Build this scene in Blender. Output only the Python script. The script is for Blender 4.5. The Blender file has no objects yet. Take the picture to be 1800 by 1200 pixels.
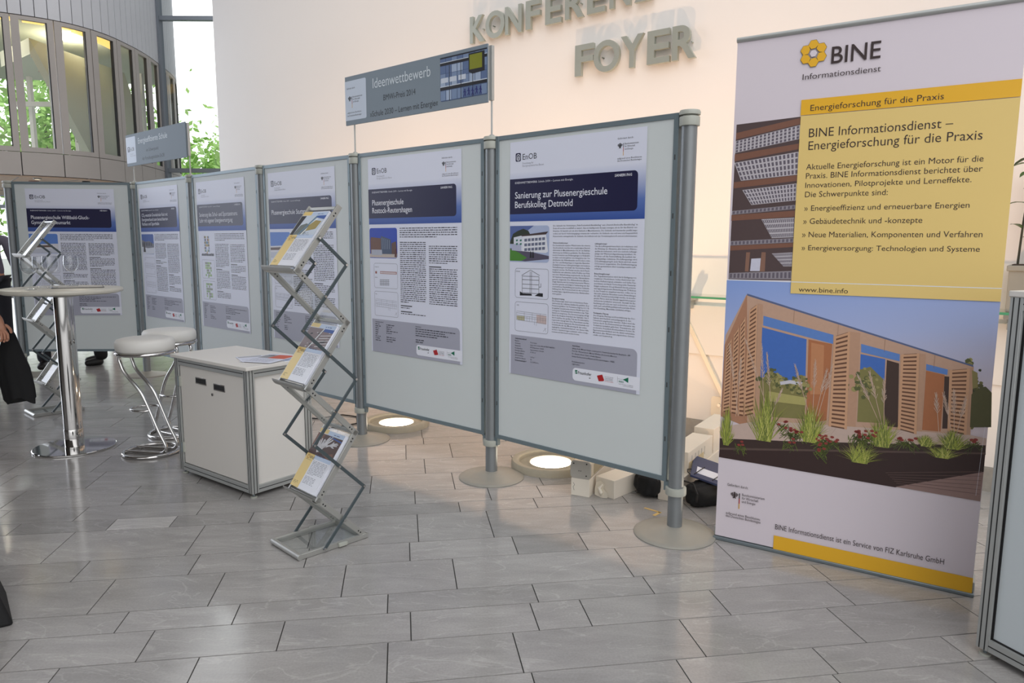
import bpy, bmesh, math, random
from mathutils import Vector, Matrix
random.seed(7)
SC = bpy.context.scene
COL = SC.collection
PI = math.pi

# ------------------------------------------------------------------ camera, sky, exposure
def make_camera():
    f_px, pitch, roll = 1254.5, 0.137308, 0.00489
    cp, sp = math.cos(pitch), math.sin(pitch)
    fw = Vector((0, cp, -sp)); up = Vector((0, sp, cp)); rt = Vector((1, 0, 0))
    cr, sr = math.cos(roll), math.sin(roll)
    r2 = rt * cr + up * sr
    u2 = -rt * sr + up * cr
    cam = bpy.data.cameras.new('camera')
    cam.sensor_width = 36.0
    cam.lens = f_px / 1800.0 * 36.0
    cam.clip_end = 300
    o = bpy.data.objects.new('camera', cam)
    m = Matrix((r2, u2, -fw)).transposed().to_4x4()
    m.translation = Vector((0, 0, 1.4))
    o.matrix_world = m
    COL.objects.link(o)
    SC.camera = o
make_camera()

SKY_TOP, SKY_LOW, SKY_GLOW, SKY_BACK, SKY_WEST = 0.78, 0.22, 2.8, 1.64, 3.0
def make_world():
    w = bpy.data.worlds.new('sky')
    SC.world = w
    w.use_nodes = True
    nt = w.node_tree
    nt.nodes.clear()
    out = nt.nodes.new('ShaderNodeOutputWorld')
    bg = nt.nodes.new('ShaderNodeBackground')
    tc = nt.nodes.new('ShaderNodeTexCoord')
    sep = nt.nodes.new('ShaderNodeSeparateXYZ')
    nt.links.new(tc.outputs['Generated'], sep.inputs[0])
    ramp = nt.nodes.new('ShaderNodeValToRGB')
    cr = ramp.color_ramp
    cr.elements[0].position = 0.0
    cr.elements[0].color = (SKY_LOW * .95, SKY_LOW * .97, SKY_LOW, 1)
    cr.elements[1].position = 0.62
    cr.elements[1].color = (SKY_TOP * .97, SKY_TOP * 1.0, SKY_TOP * 1.05, 1)
    e = cr.elements.new(0.18)
    e.color = (SKY_LOW * 1.2, SKY_LOW * 1.23, SKY_LOW * 1.3, 1)
    nt.links.new(sep.outputs['Z'], ramp.inputs[0])
    # bright overcast sky in the north-west, seen through the tall glazing
    dot = nt.nodes.new('ShaderNodeVectorMath'); dot.operation = 'DOT_PRODUCT'
    dv = Vector((-0.47, 0.86, 0.16)).normalized()
    dot.inputs[1].default_value = dv
    nt.links.new(tc.outputs['Generated'], dot.inputs[0])
    mr = nt.nodes.new('ShaderNodeMapRange')
    mr.interpolation_type = 'SMOOTHSTEP'
    mr.inputs['From Min'].default_value = 0.86
    mr.inputs['From Max'].default_value = 0.965
    mr.inputs['To Min'].default_value = 0
    mr.inputs['To Max'].default_value = SKY_GLOW
    nt.links.new(dot.outputs['Value'], mr.inputs['Value'])
    add = nt.nodes.new('ShaderNodeMix'); add.data_type = 'RGBA'; add.blend_type = 'ADD'
    add.inputs[0].default_value = 1.0
    comb = nt.nodes.new('ShaderNodeCombineColor')
    for k in range(3):
        nt.links.new(mr.outputs[0], comb.inputs[k])
    nt.links.new(ramp.outputs[0], add.inputs[6])
    nt.links.new(comb.outputs[0], add.inputs[7])
    # second bright quarter of the sky, behind the viewer
    dot2 = nt.nodes.new('ShaderNodeVectorMath'); dot2.operation = 'DOT_PRODUCT'
    dot2.inputs[1].default_value = Vector((0.15, -0.82, 0.55)).normalized()
    nt.links.new(tc.outputs['Generated'], dot2.inputs[0])
    mr2 = nt.nodes.new('ShaderNodeMapRange'); mr2.interpolation_type = 'SMOOTHSTEP'
    mr2.inputs['From Min'].default_value = 0.55
    mr2.inputs['From Max'].default_value = 0.95
    mr2.inputs['To Max'].default_value = SKY_BACK
    nt.links.new(dot2.outputs['Value'], mr2.inputs['Value'])
    add2 = nt.nodes.new('ShaderNodeMix'); add2.data_type = 'RGBA'; add2.blend_type = 'ADD'
    add2.inputs[0].default_value = 1.0
    comb2 = nt.nodes.new('ShaderNodeCombineColor')
    for k in range(3): nt.links.new(mr2.outputs[0], comb2.inputs[k])
    nt.links.new(add.outputs[2], add2.inputs[6])
    nt.links.new(comb2.outputs[0], add2.inputs[7])
    # and a third to the west, past the end of the added shading wall
    dot3 = nt.nodes.new('ShaderNodeVectorMath'); dot3.operation = 'DOT_PRODUCT'
    dot3.inputs[1].default_value = Vector((-0.96, 0.12, 0.22)).normalized()
    nt.links.new(tc.outputs['Generated'], dot3.inputs[0])
    mr3 = nt.nodes.new('ShaderNodeMapRange'); mr3.interpolation_type = 'SMOOTHSTEP'
    mr3.inputs['From Min'].default_value = 0.70
    mr3.inputs['From Max'].default_value = 0.97
    mr3.inputs['To Max'].default_value = SKY_WEST
    nt.links.new(dot3.outputs['Value'], mr3.inputs['Value'])
    add3 = nt.nodes.new('ShaderNodeMix'); add3.data_type = 'RGBA'; add3.blend_type = 'ADD'
    add3.inputs[0].default_value = 1.0
    comb3 = nt.nodes.new('ShaderNodeCombineColor')
    for k, q in enumerate((.92, .98, 1.1)):
        ml = nt.nodes.new('ShaderNodeMath'); ml.operation = 'MULTIPLY'; ml.inputs[1].default_value = q
        nt.links.new(mr3.outputs[0], ml.inputs[0]); nt.links.new(ml.outputs[0], comb3.inputs[k])
    nt.links.new(add2.outputs[2], add3.inputs[6])
    nt.links.new(comb3.outputs[0], add3.inputs[7])
    nt.links.new(add3.outputs[2], bg.inputs['Color'])
    bg.inputs['Strength'].default_value = 1.0
    nt.links.new(bg.outputs[0], out.inputs['Surface'])
make_world()
vs = SC.view_settings
SC.display_settings.display_device = 'sRGB'
vs.view_transform = 'Standard'
vs.look = 'None'
vs.exposure = -0.06
vs.gamma = 1.0
vs.use_curve_mapping = False
SC.cycles.use_denoising = True
SC.cycles.max_bounces = 8
SC.cycles.transparent_max_bounces = 24
SC.cycles.sample_clamp_indirect = 6.0

# ------------------------------------------------------------------ materials
MATS = {}
def srgb(r, g, b):
    f = lambda c: (c / 255 / 12.92) if c / 255 <= .04045 else (((c / 255) + .055) / 1.055) ** 2.4
    return (f(r), f(g), f(b))
def mat(name, col, rough=.5, metal=0.0, spec=.5, noise=0.0, nscale=8.0, bump=0.0, bscale=60.0, trans=0.0, emit=None, estr=0.0, alpha=1.0, coat=0.0, aniso=None):
    if name in MATS: return MATS[name]
    m = bpy.data.materials.new(name)
    m.use_nodes = True
    nt = m.node_tree
    b = nt.nodes['Principled BSDF']
    b.inputs['Base Color'].default_value = (*col, 1)
    b.inputs['Roughness'].default_value = rough
    b.inputs['Metallic'].default_value = metal
    b.inputs['Specular IOR Level'].default_value = spec
    b.inputs['Transmission Weight'].default_value = trans
    b.inputs['Alpha'].default_value = alpha
    b.inputs['Coat Weight'].default_value = coat
    if emit:
        b.inputs['Emission Color'].default_value = (*emit, 1)
        b.inputs['Emission Strength'].default_value = estr
    if noise or bump:
        tc = nt.nodes.new('ShaderNodeTexCoord')
    if noise:
        n = nt.nodes.new('ShaderNodeTexNoise')
        n.inputs['Scale'].default_value = nscale
        n.inputs['Detail'].default_value = 5
        nt.links.new(tc.outputs['Object'], n.inputs['Vector'])
        mp = nt.nodes.new('ShaderNodeMapRange')
        mp.inputs['To Min'].default_value = 1 - noise
        mp.inputs['To Max'].default_value = 1 + noise
        nt.links.new(n.outputs['Fac'], mp.inputs['Value'])
        vm = nt.nodes.new('ShaderNodeVectorMath'); vm.operation = 'SCALE'
        vm.inputs[0].default_value = col
        nt.links.new(mp.outputs[0], vm.inputs['Scale'])
        nt.links.new(vm.outputs[0], b.inputs['Base Color'])
    if bump:
        n2 = nt.nodes.new('ShaderNodeTexNoise')
        n2.inputs['Scale'].default_value = bscale
        nt.links.new(tc.outputs['Object'], n2.inputs['Vector'])
        bp = nt.nodes.new('ShaderNodeBump')
        bp.inputs['Strength'].default_value = bump
        bp.inputs['Distance'].default_value = 0.002
        nt.links.new(n2.outputs['Fac'], bp.inputs['Height'])
        nt.links.new(bp.outputs[0], b.inputs['Normal'])
    MATS[name] = m
    return m
def glass_mat(name, tint, refl_rough=0.02, fac=0.85):
    # thin sheet: clear see-through layer under a fresnel reflection
    if name in MATS: return MATS[name]
    m = bpy.data.materials.new(name); m.use_nodes = True
    nt = m.node_tree; nt.nodes.clear()
    out = nt.nodes.new('ShaderNodeOutputMaterial')
    tr = nt.nodes.new('ShaderNodeBsdfTransparent'); tr.inputs[0].default_value = (*tint, 1)
    gl = nt.nodes.new('ShaderNodeBsdfGlossy'); gl.inputs['Roughness'].default_value = refl_rough
    fr = nt.nodes.new('ShaderNodeLayerWeight'); fr.inputs[0].default_value = .5
    pw = nt.nodes.new('ShaderNodeMath'); pw.operation = 'POWER'; pw.inputs[1].default_value = 3.2
    mul = nt.nodes.new('ShaderNodeMath'); mul.operation = 'MULTIPLY_ADD'; mul.inputs[1].default_value = fac * .8; mul.inputs[2].default_value = .05
    nt.links.new(fr.outputs['Facing'], pw.inputs[0])
    mx = nt.nodes.new('ShaderNodeMixShader')
    nt.links.new(pw.outputs[0], mul.inputs[0]); nt.links.new(mul.outputs[0], mx.inputs[0])
    nt.links.new(tr.outputs[0], mx.inputs[1]); nt.links.new(gl.outputs[0], mx.inputs[2])
    nt.links.new(mx.outputs[0], out.inputs[0])
    MATS[name] = m
    return m

def floor_mat():
    m = bpy.data.materials.new('polished grey stone'); m.use_nodes = True
    nt = m.node_tree; b = nt.nodes['Principled BSDF']
    N = nt.nodes.new; Lk = nt.links.new
    tc = N('ShaderNodeTexCoord'); at = N('ShaderNodeAttribute'); at.attribute_name = 'tint'
    mpn = N('ShaderNodeMapping'); mpn.inputs['Rotation'].default_value = (0, 0, -.45); mpn.inputs['Scale'].default_value = (1.0, 3.2, 1)
    off = N('ShaderNodeVectorMath'); off.operation = 'MULTIPLY_ADD'
    Lk(at.outputs['Color'], off.inputs[0]); off.inputs[1].default_value = (37, 91, 53)
    Lk(tc.outputs['Object'], off.inputs[2]); Lk(off.outputs[0], mpn.inputs[0])
    n1 = N('ShaderNodeTexNoise'); n1.inputs['Scale'].default_value = 3.0; n1.inputs['Detail'].default_value = 8; n1.inputs['Roughness'].default_value = .62; n1.inputs['Distortion'].default_value = .8
    Lk(mpn.outputs[0], n1.inputs['Vector'])
    r1 = N('ShaderNodeMapRange'); r1.inputs['From Min'].default_value = .3; r1.inputs['From Max'].default_value = .7; r1.inputs['To Min'].default_value = .86; r1.inputs['To Max'].default_value = 1.12
    Lk(n1.outputs['Fac'], r1.inputs['Value'])
    n2 = N('ShaderNodeTexNoise'); n2.inputs['Scale'].default_value = 120; n2.inputs['Detail'].default_value = 3
    Lk(tc.outputs['Object'], n2.inputs['Vector'])
    r2 = N('ShaderNodeMapRange'); r2.inputs['To Min'].default_value = .84; r2.inputs['To Max'].default_value = 1.16
    Lk(n2.outputs['Fac'], r2.inputs['Value'])
    # pale veins
    n3 = N('ShaderNodeTexNoise'); n3.inputs['Scale'].default_value = 1.6; n3.inputs['Detail'].default_value = 6; n3.inputs['Distortion'].default_value = 1.6
    Lk(mpn.outputs[0], n3.inputs['Vector'])
    ab = N('ShaderNodeMath'); ab.operation = 'SUBTRACT'; ab.inputs[1].default_value = .5; Lk(n3.outputs['Fac'], ab.inputs[0])
    a2 = N('ShaderNodeMath'); a2.operation = 'ABSOLUTE'; Lk(ab.outputs[0], a2.inputs[0])
    r3 = N('ShaderNodeMapRange'); r3.inputs['From Min'].default_value = 0; r3.inputs['From Max'].default_value = .012; r3.inputs['To Min'].default_value = .20; r3.inputs['To Max'].default_value = 0
    Lk(a2.outputs[0], r3.inputs['Value'])
    mu = N('ShaderNodeMath'); mu.operation = 'MULTIPLY'; Lk(r1.outputs[0], mu.inputs[0]); Lk(r2.outputs[0], mu.inputs[1])
    ad = N('ShaderNodeMath'); ad.operation = 'ADD'; Lk(mu.outputs[0], ad.inputs[0]); Lk(r3.outputs[0], ad.inputs[1])
    sx = N('ShaderNodeSeparateColor'); Lk(at.outputs['Color'], sx.inputs[0])
    m2 = N('ShaderNodeMath'); m2.operation = 'MULTIPLY'; Lk(ad.outputs[0], m2.inputs[0]); Lk(sx.outputs[0], m2.inputs[1])
    sc = N('ShaderNodeVectorMath'); sc.operation = 'SCALE'; sc.inputs[0].default_value = (.352, .338, .326)
    Lk(m2.outputs[0], sc.inputs['Scale']); Lk(sc.outputs[0], b.inputs['Base Color'])
    r4 = N('ShaderNodeMapRange'); r4.inputs['To Min'].default_value = .08; r4.inputs['To Max'].default_value = .20
    Lk(n1.outputs['Fac'], r4.inputs['Value']); Lk(r4.outputs[0], b.inputs['Roughness'])
    b.inputs['Specular IOR Level'].default_value = .5
    bp = N('ShaderNodeBump'); bp.inputs['Strength'].default_value = .05; bp.inputs['Distance'].default_value = .001
    Lk(n2.outputs['Fac'], bp.inputs['Height']); Lk(bp.outputs[0], b.inputs['Normal'])
    return m

M_ALU = mat('aluminium profile', srgb(176, 178, 176), .4, .35, noise=.05, nscale=20)
M_ALUD = mat('grey anodised metal', srgb(128, 138, 143), .45, .5, noise=.06, nscale=15)
M_FRAME = mat('panel frame metal', srgb(122, 136, 142), .45, .35, noise=.05, nscale=20)
M_POST = mat('grey coated steel', srgb(132, 136, 138), .42, .4, noise=.08, nscale=14)
M_CAP = mat('pale grey plastic cap', srgb(172, 174, 165), .5, noise=.04)
M_BASE = mat('grey hammered base', srgb(158, 155, 146), .5, .25, noise=.06, nscale=25)
M_CHROME = mat('chrome', (.62, .61, .60), .06, 1.0)
M_SILVER = mat('silver rail', srgb(176, 176, 172), .35, .55, noise=.04)
M_DARKBAR = mat('dark grey enamel bar', srgb(78, 88, 92), .42, .3, noise=.05)
M_BLACK = mat('black slot', (.012, .012, .013), .6)
M_BOARD = mat('pale grey green board', srgb(208, 214, 214), .6, noise=.02, nscale=3)
M_WHITE = mat('white laminate', srgb(226, 222, 216), .45, noise=.015, nscale=4)
M_PAPER = mat('poster paper', srgb(222, 225, 240), .5, noise=.01, nscale=3)
M_SEAT = mat('white leatherette', srgb(226, 224, 219), .5, noise=.02, bump=.1, bscale=120)
M_CLEAR = glass_mat('clear acrylic', (.93, .96, .96), .05)
M_WINE = glass_mat('drinking glass', (.965, .97, .975), .01, 1.25)
M_PANE = glass_mat('window glass', (.86, .90, .90), .01, .8)
M_DRUMPANE = glass_mat('tinted window glass', (.92, .95, .94), .01, .8)

# ------------------------------------------------------------------ mesh helpers
class MB:
    def __init__(s): s.v = []; s.f = []; s.m = []; s.mats = []
    def mi(s, m):
        if m not in s.mats: s.mats.append(m)
        return s.mats.index(m)
    def add(s, vs, fs, m, X=None):
        b = len(s.v)
        s.v += [tuple(X @ Vector(p)) if X else tuple(p) for p in vs]
        k = s.mi(m)
        for f in fs: s.f.append(tuple(b + i for i in f)); s.m.append(k)
    def box(s, a, b, m, X=None):
        x0, y0, z0 = a; x1, y1, z1 = b
        vs = [(x0, y0, z0), (x1, y0, z0), (x1, y1, z0), (x0, y1, z0), (x0, y0, z1), (x1, y0, z1), (x1, y1, z1), (x0, y1, z1)]
        s.add(vs, [(0, 3, 2, 1), (4, 5, 6, 7), (0, 1, 5, 4), (1, 2, 6, 5), (2, 3, 7, 6), (3, 0, 4, 7)], m, X)
    def cyl(s, p0, p1, r0, m, r1=None, n=24, caps=True, X=None):
        p0 = Vector(p0); p1 = Vector(p1); r1 = r0 if r1 is None else r1
        d = (p1 - p0).normalized()
        a = d.orthogonal().normalized(); b = d.cross(a)
        vs = []
        for p, r in ((p0, r0), (p1, r1)):
            for i in range(n):
                t = 2 * PI * i / n
                vs.append(p + a * (r * math.cos(t)) + b * (r * math.sin(t)))
        fs = [(i, (i + 1) % n, n + (i + 1) % n, n + i) for i in range(n)]
        if caps: fs += [tuple(reversed(range(n))), tuple(range(n, 2 * n))]
        s.add(vs, fs, m, X)
    def lathe(s, prof, m, c=(0, 0, 0), n=48, X=None):
        vs = []; fs = []
        cx, cy, cz = c
        for r, z in prof:
            for i in range(n):
                t = 2 * PI * i / n
                vs.append((cx + r * math.cos(t), cy + r * math.sin(t), cz + z))
        for j in range(len(prof) - 1):
            for i in range(n):
                fs.append((j * n + i, j * n + (i + 1) % n, (j + 1) * n + (i + 1) % n, (j + 1) * n + i))
        s.add(vs, fs, m, X)
    def tube(s, path, r, m, n=12, closed=False, X=None, flat=None):
        P = [Vector(p) for p in path]; N = len(P)
        vs = []; fs = []
        prev = None
        for i in range(N):
            if closed: t = (P[(i + 1) % N] - P[i - 1]).normalized()
            else: t = (P[min(i + 1, N - 1)] - P[max(i - 1, 0)]).normalized()
            if prev is None: a = t.orthogonal().normalized()
            else:
                a = prev - t * prev.dot(t)
                a = a.normalized() if a.length > 1e-6 else t.orthogonal().normalized()
            prev = a; b = t.cross(a)
            rr = r[i] if isinstance(r, (list, tuple)) else r
            for k in range(n):
                q = 2 * PI * k / n
                vs.append(P[i] + a * (rr * math.cos(q)) + b * (rr * math.sin(q)))
        for i in range(N if closed else N - 1):
            j = (i + 1) % N
            for k in range(n):
                fs.append((i * n + k, i * n + (k + 1) % n, j * n + (k + 1) % n, j * n + k))
        if not closed: fs += [tuple(reversed(range(n))), tuple(range((N - 1) * n, N * n))]
        s.add(vs, fs, m, X)
    def prism(s, poly, h0, h1, m, X=None):
        # polygon in XY extruded along Z
        n = len(poly)
        vs = [(x, y, h0) for x, y in poly] + [(x, y, h1) for x, y in poly]
        fs = [tuple(reversed(range(n))), tuple(range(n, 2 * n))] + [(i, (i + 1) % n, n + (i + 1) % n, n + i) for i in range(n)]
        s.add(vs, fs, m, X)
    def bar(s, p0, p1, w, t, m, side):
        # flat bar from p0 to p1, thickness t along unit vector side, width w across
        p0 = Vector(p0); p1 = Vector(p1); d = (p1 - p0).normalized(); sd = Vector(side)
        c = d.cross(sd).normalized()
        vs = []
        for p in (p0 - d * w * .4, p1 + d * w * .4):
            for a, b in ((-1, -1), (1, -1), (1, 1), (-1, 1)):
                vs.append(p + c * (a * w / 2) + sd * (b * t / 2))
        s.add(vs, [(0, 1, 2, 3), (7, 6, 5, 4), (0, 4, 5, 1), (1, 5, 6, 2), (2, 6, 7, 3), (3, 7, 4, 0)], m)
    def flat(s, poly, m, y=0.0):
        # printed shape in the XZ plane, facing -Y
        ar = sum(poly[i][0] * poly[(i + 1) % len(poly)][1] - poly[(i + 1) % len(poly)][0] * poly[i][1] for i in range(len(poly)))
        P = list(poly) if ar > 0 else list(reversed(poly))
        s.add([(x, y, z) for x, z in P], [tuple(range(len(P)))], m)
    def rect(s, x0, z0, x1, z1, m, y=0.0): s.flat([(x0, z0), (x1, z0), (x1, z1), (x0, z1)], m, y)
    def build(s, name, parent=None, bev=0, seg=2, smooth=35, loc=None, rz=None):
        me = bpy.data.meshes.new(name)
        me.from_pydata(s.v, [], s.f)
        for m in s.mats: me.materials.append(m)
        me.polygons.foreach_set('material_index', s.m)
        me.update()
        if smooth:
            me.polygons.foreach_set('use_smooth', [True] * len(me.polygons))
            me.set_sharp_from_angle(angle=math.radians(smooth))
        o = bpy.data.objects.new(name, me)
        COL.objects.link(o)
        if parent: o.parent = parent
        if loc: o.location = loc
        if rz is not None: o.rotation_euler.z = rz
        if bev:
            md = o.modifiers.new('bevel', 'BEVEL'); md.width = bev; md.segments = seg; md.limit_method = 'ANGLE'; md.angle_limit = math.radians(40)
        return o

def tag(o, label, cat, group=None, kind=None):
    o['label'] = label; o['category'] = cat
    if group: o['group'] = group
    if kind: o['kind'] = kind
    return o
def empty(name, loc, rz=0.0, label=None, cat=None, group=None):
    o = bpy.data.objects.new(name, None)
    COL.objects.link(o)
    o.location = loc; o.rotation_euler = (0, 0, rz); o.empty_display_size = .1
    if label: tag(o, label, cat, group)
    return o
def copy_tree(o, parent=None):
    c = o.copy(); COL.objects.link(c)
    if parent: c.parent = parent
    for ch in list(o.children): copy_tree(ch, c)
    return c
def rrect(x0, z0, x1, z1, r, n=5, corners=(1, 1, 1, 1)):
    # rounded rectangle, corners: bottom-left, bottom-right, top-right, top-left
    out = []
    for (cx, cz, a0, on) in ((x0 + r, z0 + r, PI, corners[0]), (x1 - r, z0 + r, 1.5 * PI, corners[1]), (x1 - r, z1 - r, 0, corners[2]), (x0 + r, z1 - r, .5 * PI, corners[3])):
        if on:
            for k in range(n + 1):
                a = a0 + .5 * PI * k / n; out.append((cx + r * math.cos(a), cz + r * math.sin(a)))
        else:
            out.append((x0 if cx < (x0 + x1) / 2 else x1, z0 if cz < (z0 + z1) / 2 else z1))
    return out

# ------------------------------------------------------------------ lettering
_TC = {}
def text_mesh(s, res, off):
    key = (s, res, off)
    if key in _TC: return _TC[key]
    cu = bpy.data.curves.new('t', 'FONT'); cu.body = s; cu.size = 1.0; cu.resolution_u = res; cu.offset = off
    o = bpy.data.objects.new('t', cu)
    me = bpy.data.meshes.new_from_object(o)
    vs = [(v.co.x, v.co.y) for v in me.vertices]; fs = [tuple(p.vertices) for p in me.polygons]
    bpy.data.objects.remove(o); bpy.data.curves.remove(cu); bpy.data.meshes.remove(me)
    _TC[key] = (vs, fs)
    return vs, fs
CAPH = max(v[1] for v in text_mesh('H', 2, 0)[0])
def text(mb, s, x, z, cap, m, y=-.001, width=None, res=2, off=0.0, align='L', maxstretch=None):
    vs, fs = text_mesh(s, res, off)
    if not vs: return 0
    x0 = min(v[0] for v in vs); x1 = max(v[0] for v in vs)
    sy = cap / CAPH
    sx = sy if width is None else width / (x1 - x0)
    if maxstretch and sx > sy * maxstretch: sx = sy * maxstretch
    w = (x1 - x0) * sx
    ox = x - x0 * sx - (w if align == 'R' else w / 2 if align == 'C' else 0)
    P = [(ox + vx * sx, y, z + vy * sy) for vx, vy in vs]
    # face towards -Y
    F = []
    for f in fs:
        a, b, c = (P[i] for i in f[:3])
        ar = (b[0] - a[0]) * (c[2] - a[2]) - (c[0] - a[0]) * (b[2] - a[2])
        F.append(f if ar > 0 else tuple(reversed(f)))
    mb.add(P, F, m)
    return w
def scribble(mb, x0, z, x1, h, m, y, rng, full=True):
    # a line of print far too small to read: word-length marks
    x = x0
    end = x1 if full else x0 + (x1 - x0) * rng.uniform(.3, .85)
    while x < end - .004:
        w = rng.uniform(.008, .034)
        if x + w > end: w = end - x
        mb.rect(x, z, x + w, z + h * rng.uniform(.85, 1.15), m, y)
        x += w + rng.uniform(.004, .007)


# ================================================================== THE SETTING
YAW = 0.153588
def fl(s, t, z=0.0):
    c, q = math.cos(YAW), math.sin(YAW)
    return (s * c - t * q, s * q + t * c, z)
def build_floor():
    rng = random.Random(3)
    rows = [2.144, 2.392, 2.594, 2.748, 3.037, 3.238, 3.588, 3.736, 3.937, 4.245, 4.548, 4.89, 5.06]
    known = {2: [-2.05, -1.324, -.905, -.449, .013, .477, .676, 1.221, 1.739, 2.2],
             1: [-2.1, -1.6, -1.137, -.699, -.068, .377, 1.011, 1.612, 2.2],
             0: [-2.0, -1.5, -.95, -.4, .272, .949, 1.566, 2.1]}
    J = {(2.144, 2.392): [-1.6, -1.137, -.699, -.068, .377, 1.011, 1.612, 2.15],
         (2.392, 2.594): [-1.8, -1.324, -.905, -.449, .013, .477, .676, 1.221, 1.739],
         (2.594, 2.748): [-1.5, -1.046, -.641, -.074, .513, .99, 1.764],
         (2.748, 3.037): [-1.65, -1.199, -.764, -.259, .204, .954, 1.45],
         (3.037, 3.238): [-1.9, -1.377, -.916, -.44, .017, .504, .83, 1.4],
         (3.238, 3.588): [-2.0, -1.583, -.985, -.45, .06, .42, .993, 1.5],
         (3.588, 3.736): [-1.894, -1.449, -1.157, -.78, -.333, .286, .7, 1.2],
         (3.736, 3.937): [-2.039, -1.659, -1.068, -.6, .054, .469, .756, 1.3],
         (3.937, 4.245): [-2.11, -1.504, -.9, -.196, .284, .8, 1.4],
         (4.245, 4.548): [-1.804, -1.2, -.6, .126, .7, 1.3],
         (4.548, 4.89): [-1.9, -1.3, -.7, .011, .314, .9, 1.5]}
    t = rows[0]
    while t > -2.2:
        t -= rng.choice([.25, .155, .2, .29, .35]); rows.insert(0, t)
    t = rows[-1]
    while t < 19:
        t += rng.choice([.25, .155, .2, .29, .31]); rows.append(t)
    mb = MB(); fm = floor_mat(); tints = []
    g = .0022
    gm = mat('dark tile joint', srgb(62, 60, 58), .8)
    for i in range(len(rows) - 1):
        t0, t1 = rows[i], rows[i + 1]
        js = list(J.get((t0, t1), [0 + rng.uniform(-.3, .3)]))
        while js[0] > -13: js.insert(0, js[0] - rng.choice([.44, .5, .58, .62, .4]))
        while js[-1] < 9: js.append(js[-1] + rng.choice([.44, .5, .58, .62, .4]))
        for a, b in zip(js[:-1], js[1:]):
            c = [(a + g, t0 + g), (b - g, t0 + g), (b - g, t1 - g), (a + g, t1 - g)]
            top = [fl(s, q, 0) for s, q in c]; bot = [fl(s, q, -.004) for s, q in c]
            mb.add(top + bot, [(0, 1, 2, 3), (0, 4, 5, 1), (1, 5, 6, 2), (2, 6, 7, 3), (3, 7, 4, 0)], fm)
            tv = rng.gauss(1, .055)
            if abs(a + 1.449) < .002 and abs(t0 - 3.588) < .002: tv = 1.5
            tints += [(tv, rng.random(), rng.random())] * 5
    mb.add([(-16, -4, -.004), (11, -4, -.004), (11, 22, -.004), (-16, 22, -.004)], [(0, 1, 2, 3)], gm)
    tints.append((1, 1, 1))
    o = mb.build('floor', smooth=0)
    at = o.data.color_attributes.new('tint', 'FLOAT_COLOR', 'CORNER')
    k = 0
    for p, tv in zip(o.data.polygons, tints):
        for li in p.loop_indices: at.data[li].color = (*tv, 1)
    tag(o, 'polished grey natural stone slabs laid in long staggered rows', 'floor', kind='structure')
build_floor()

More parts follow.
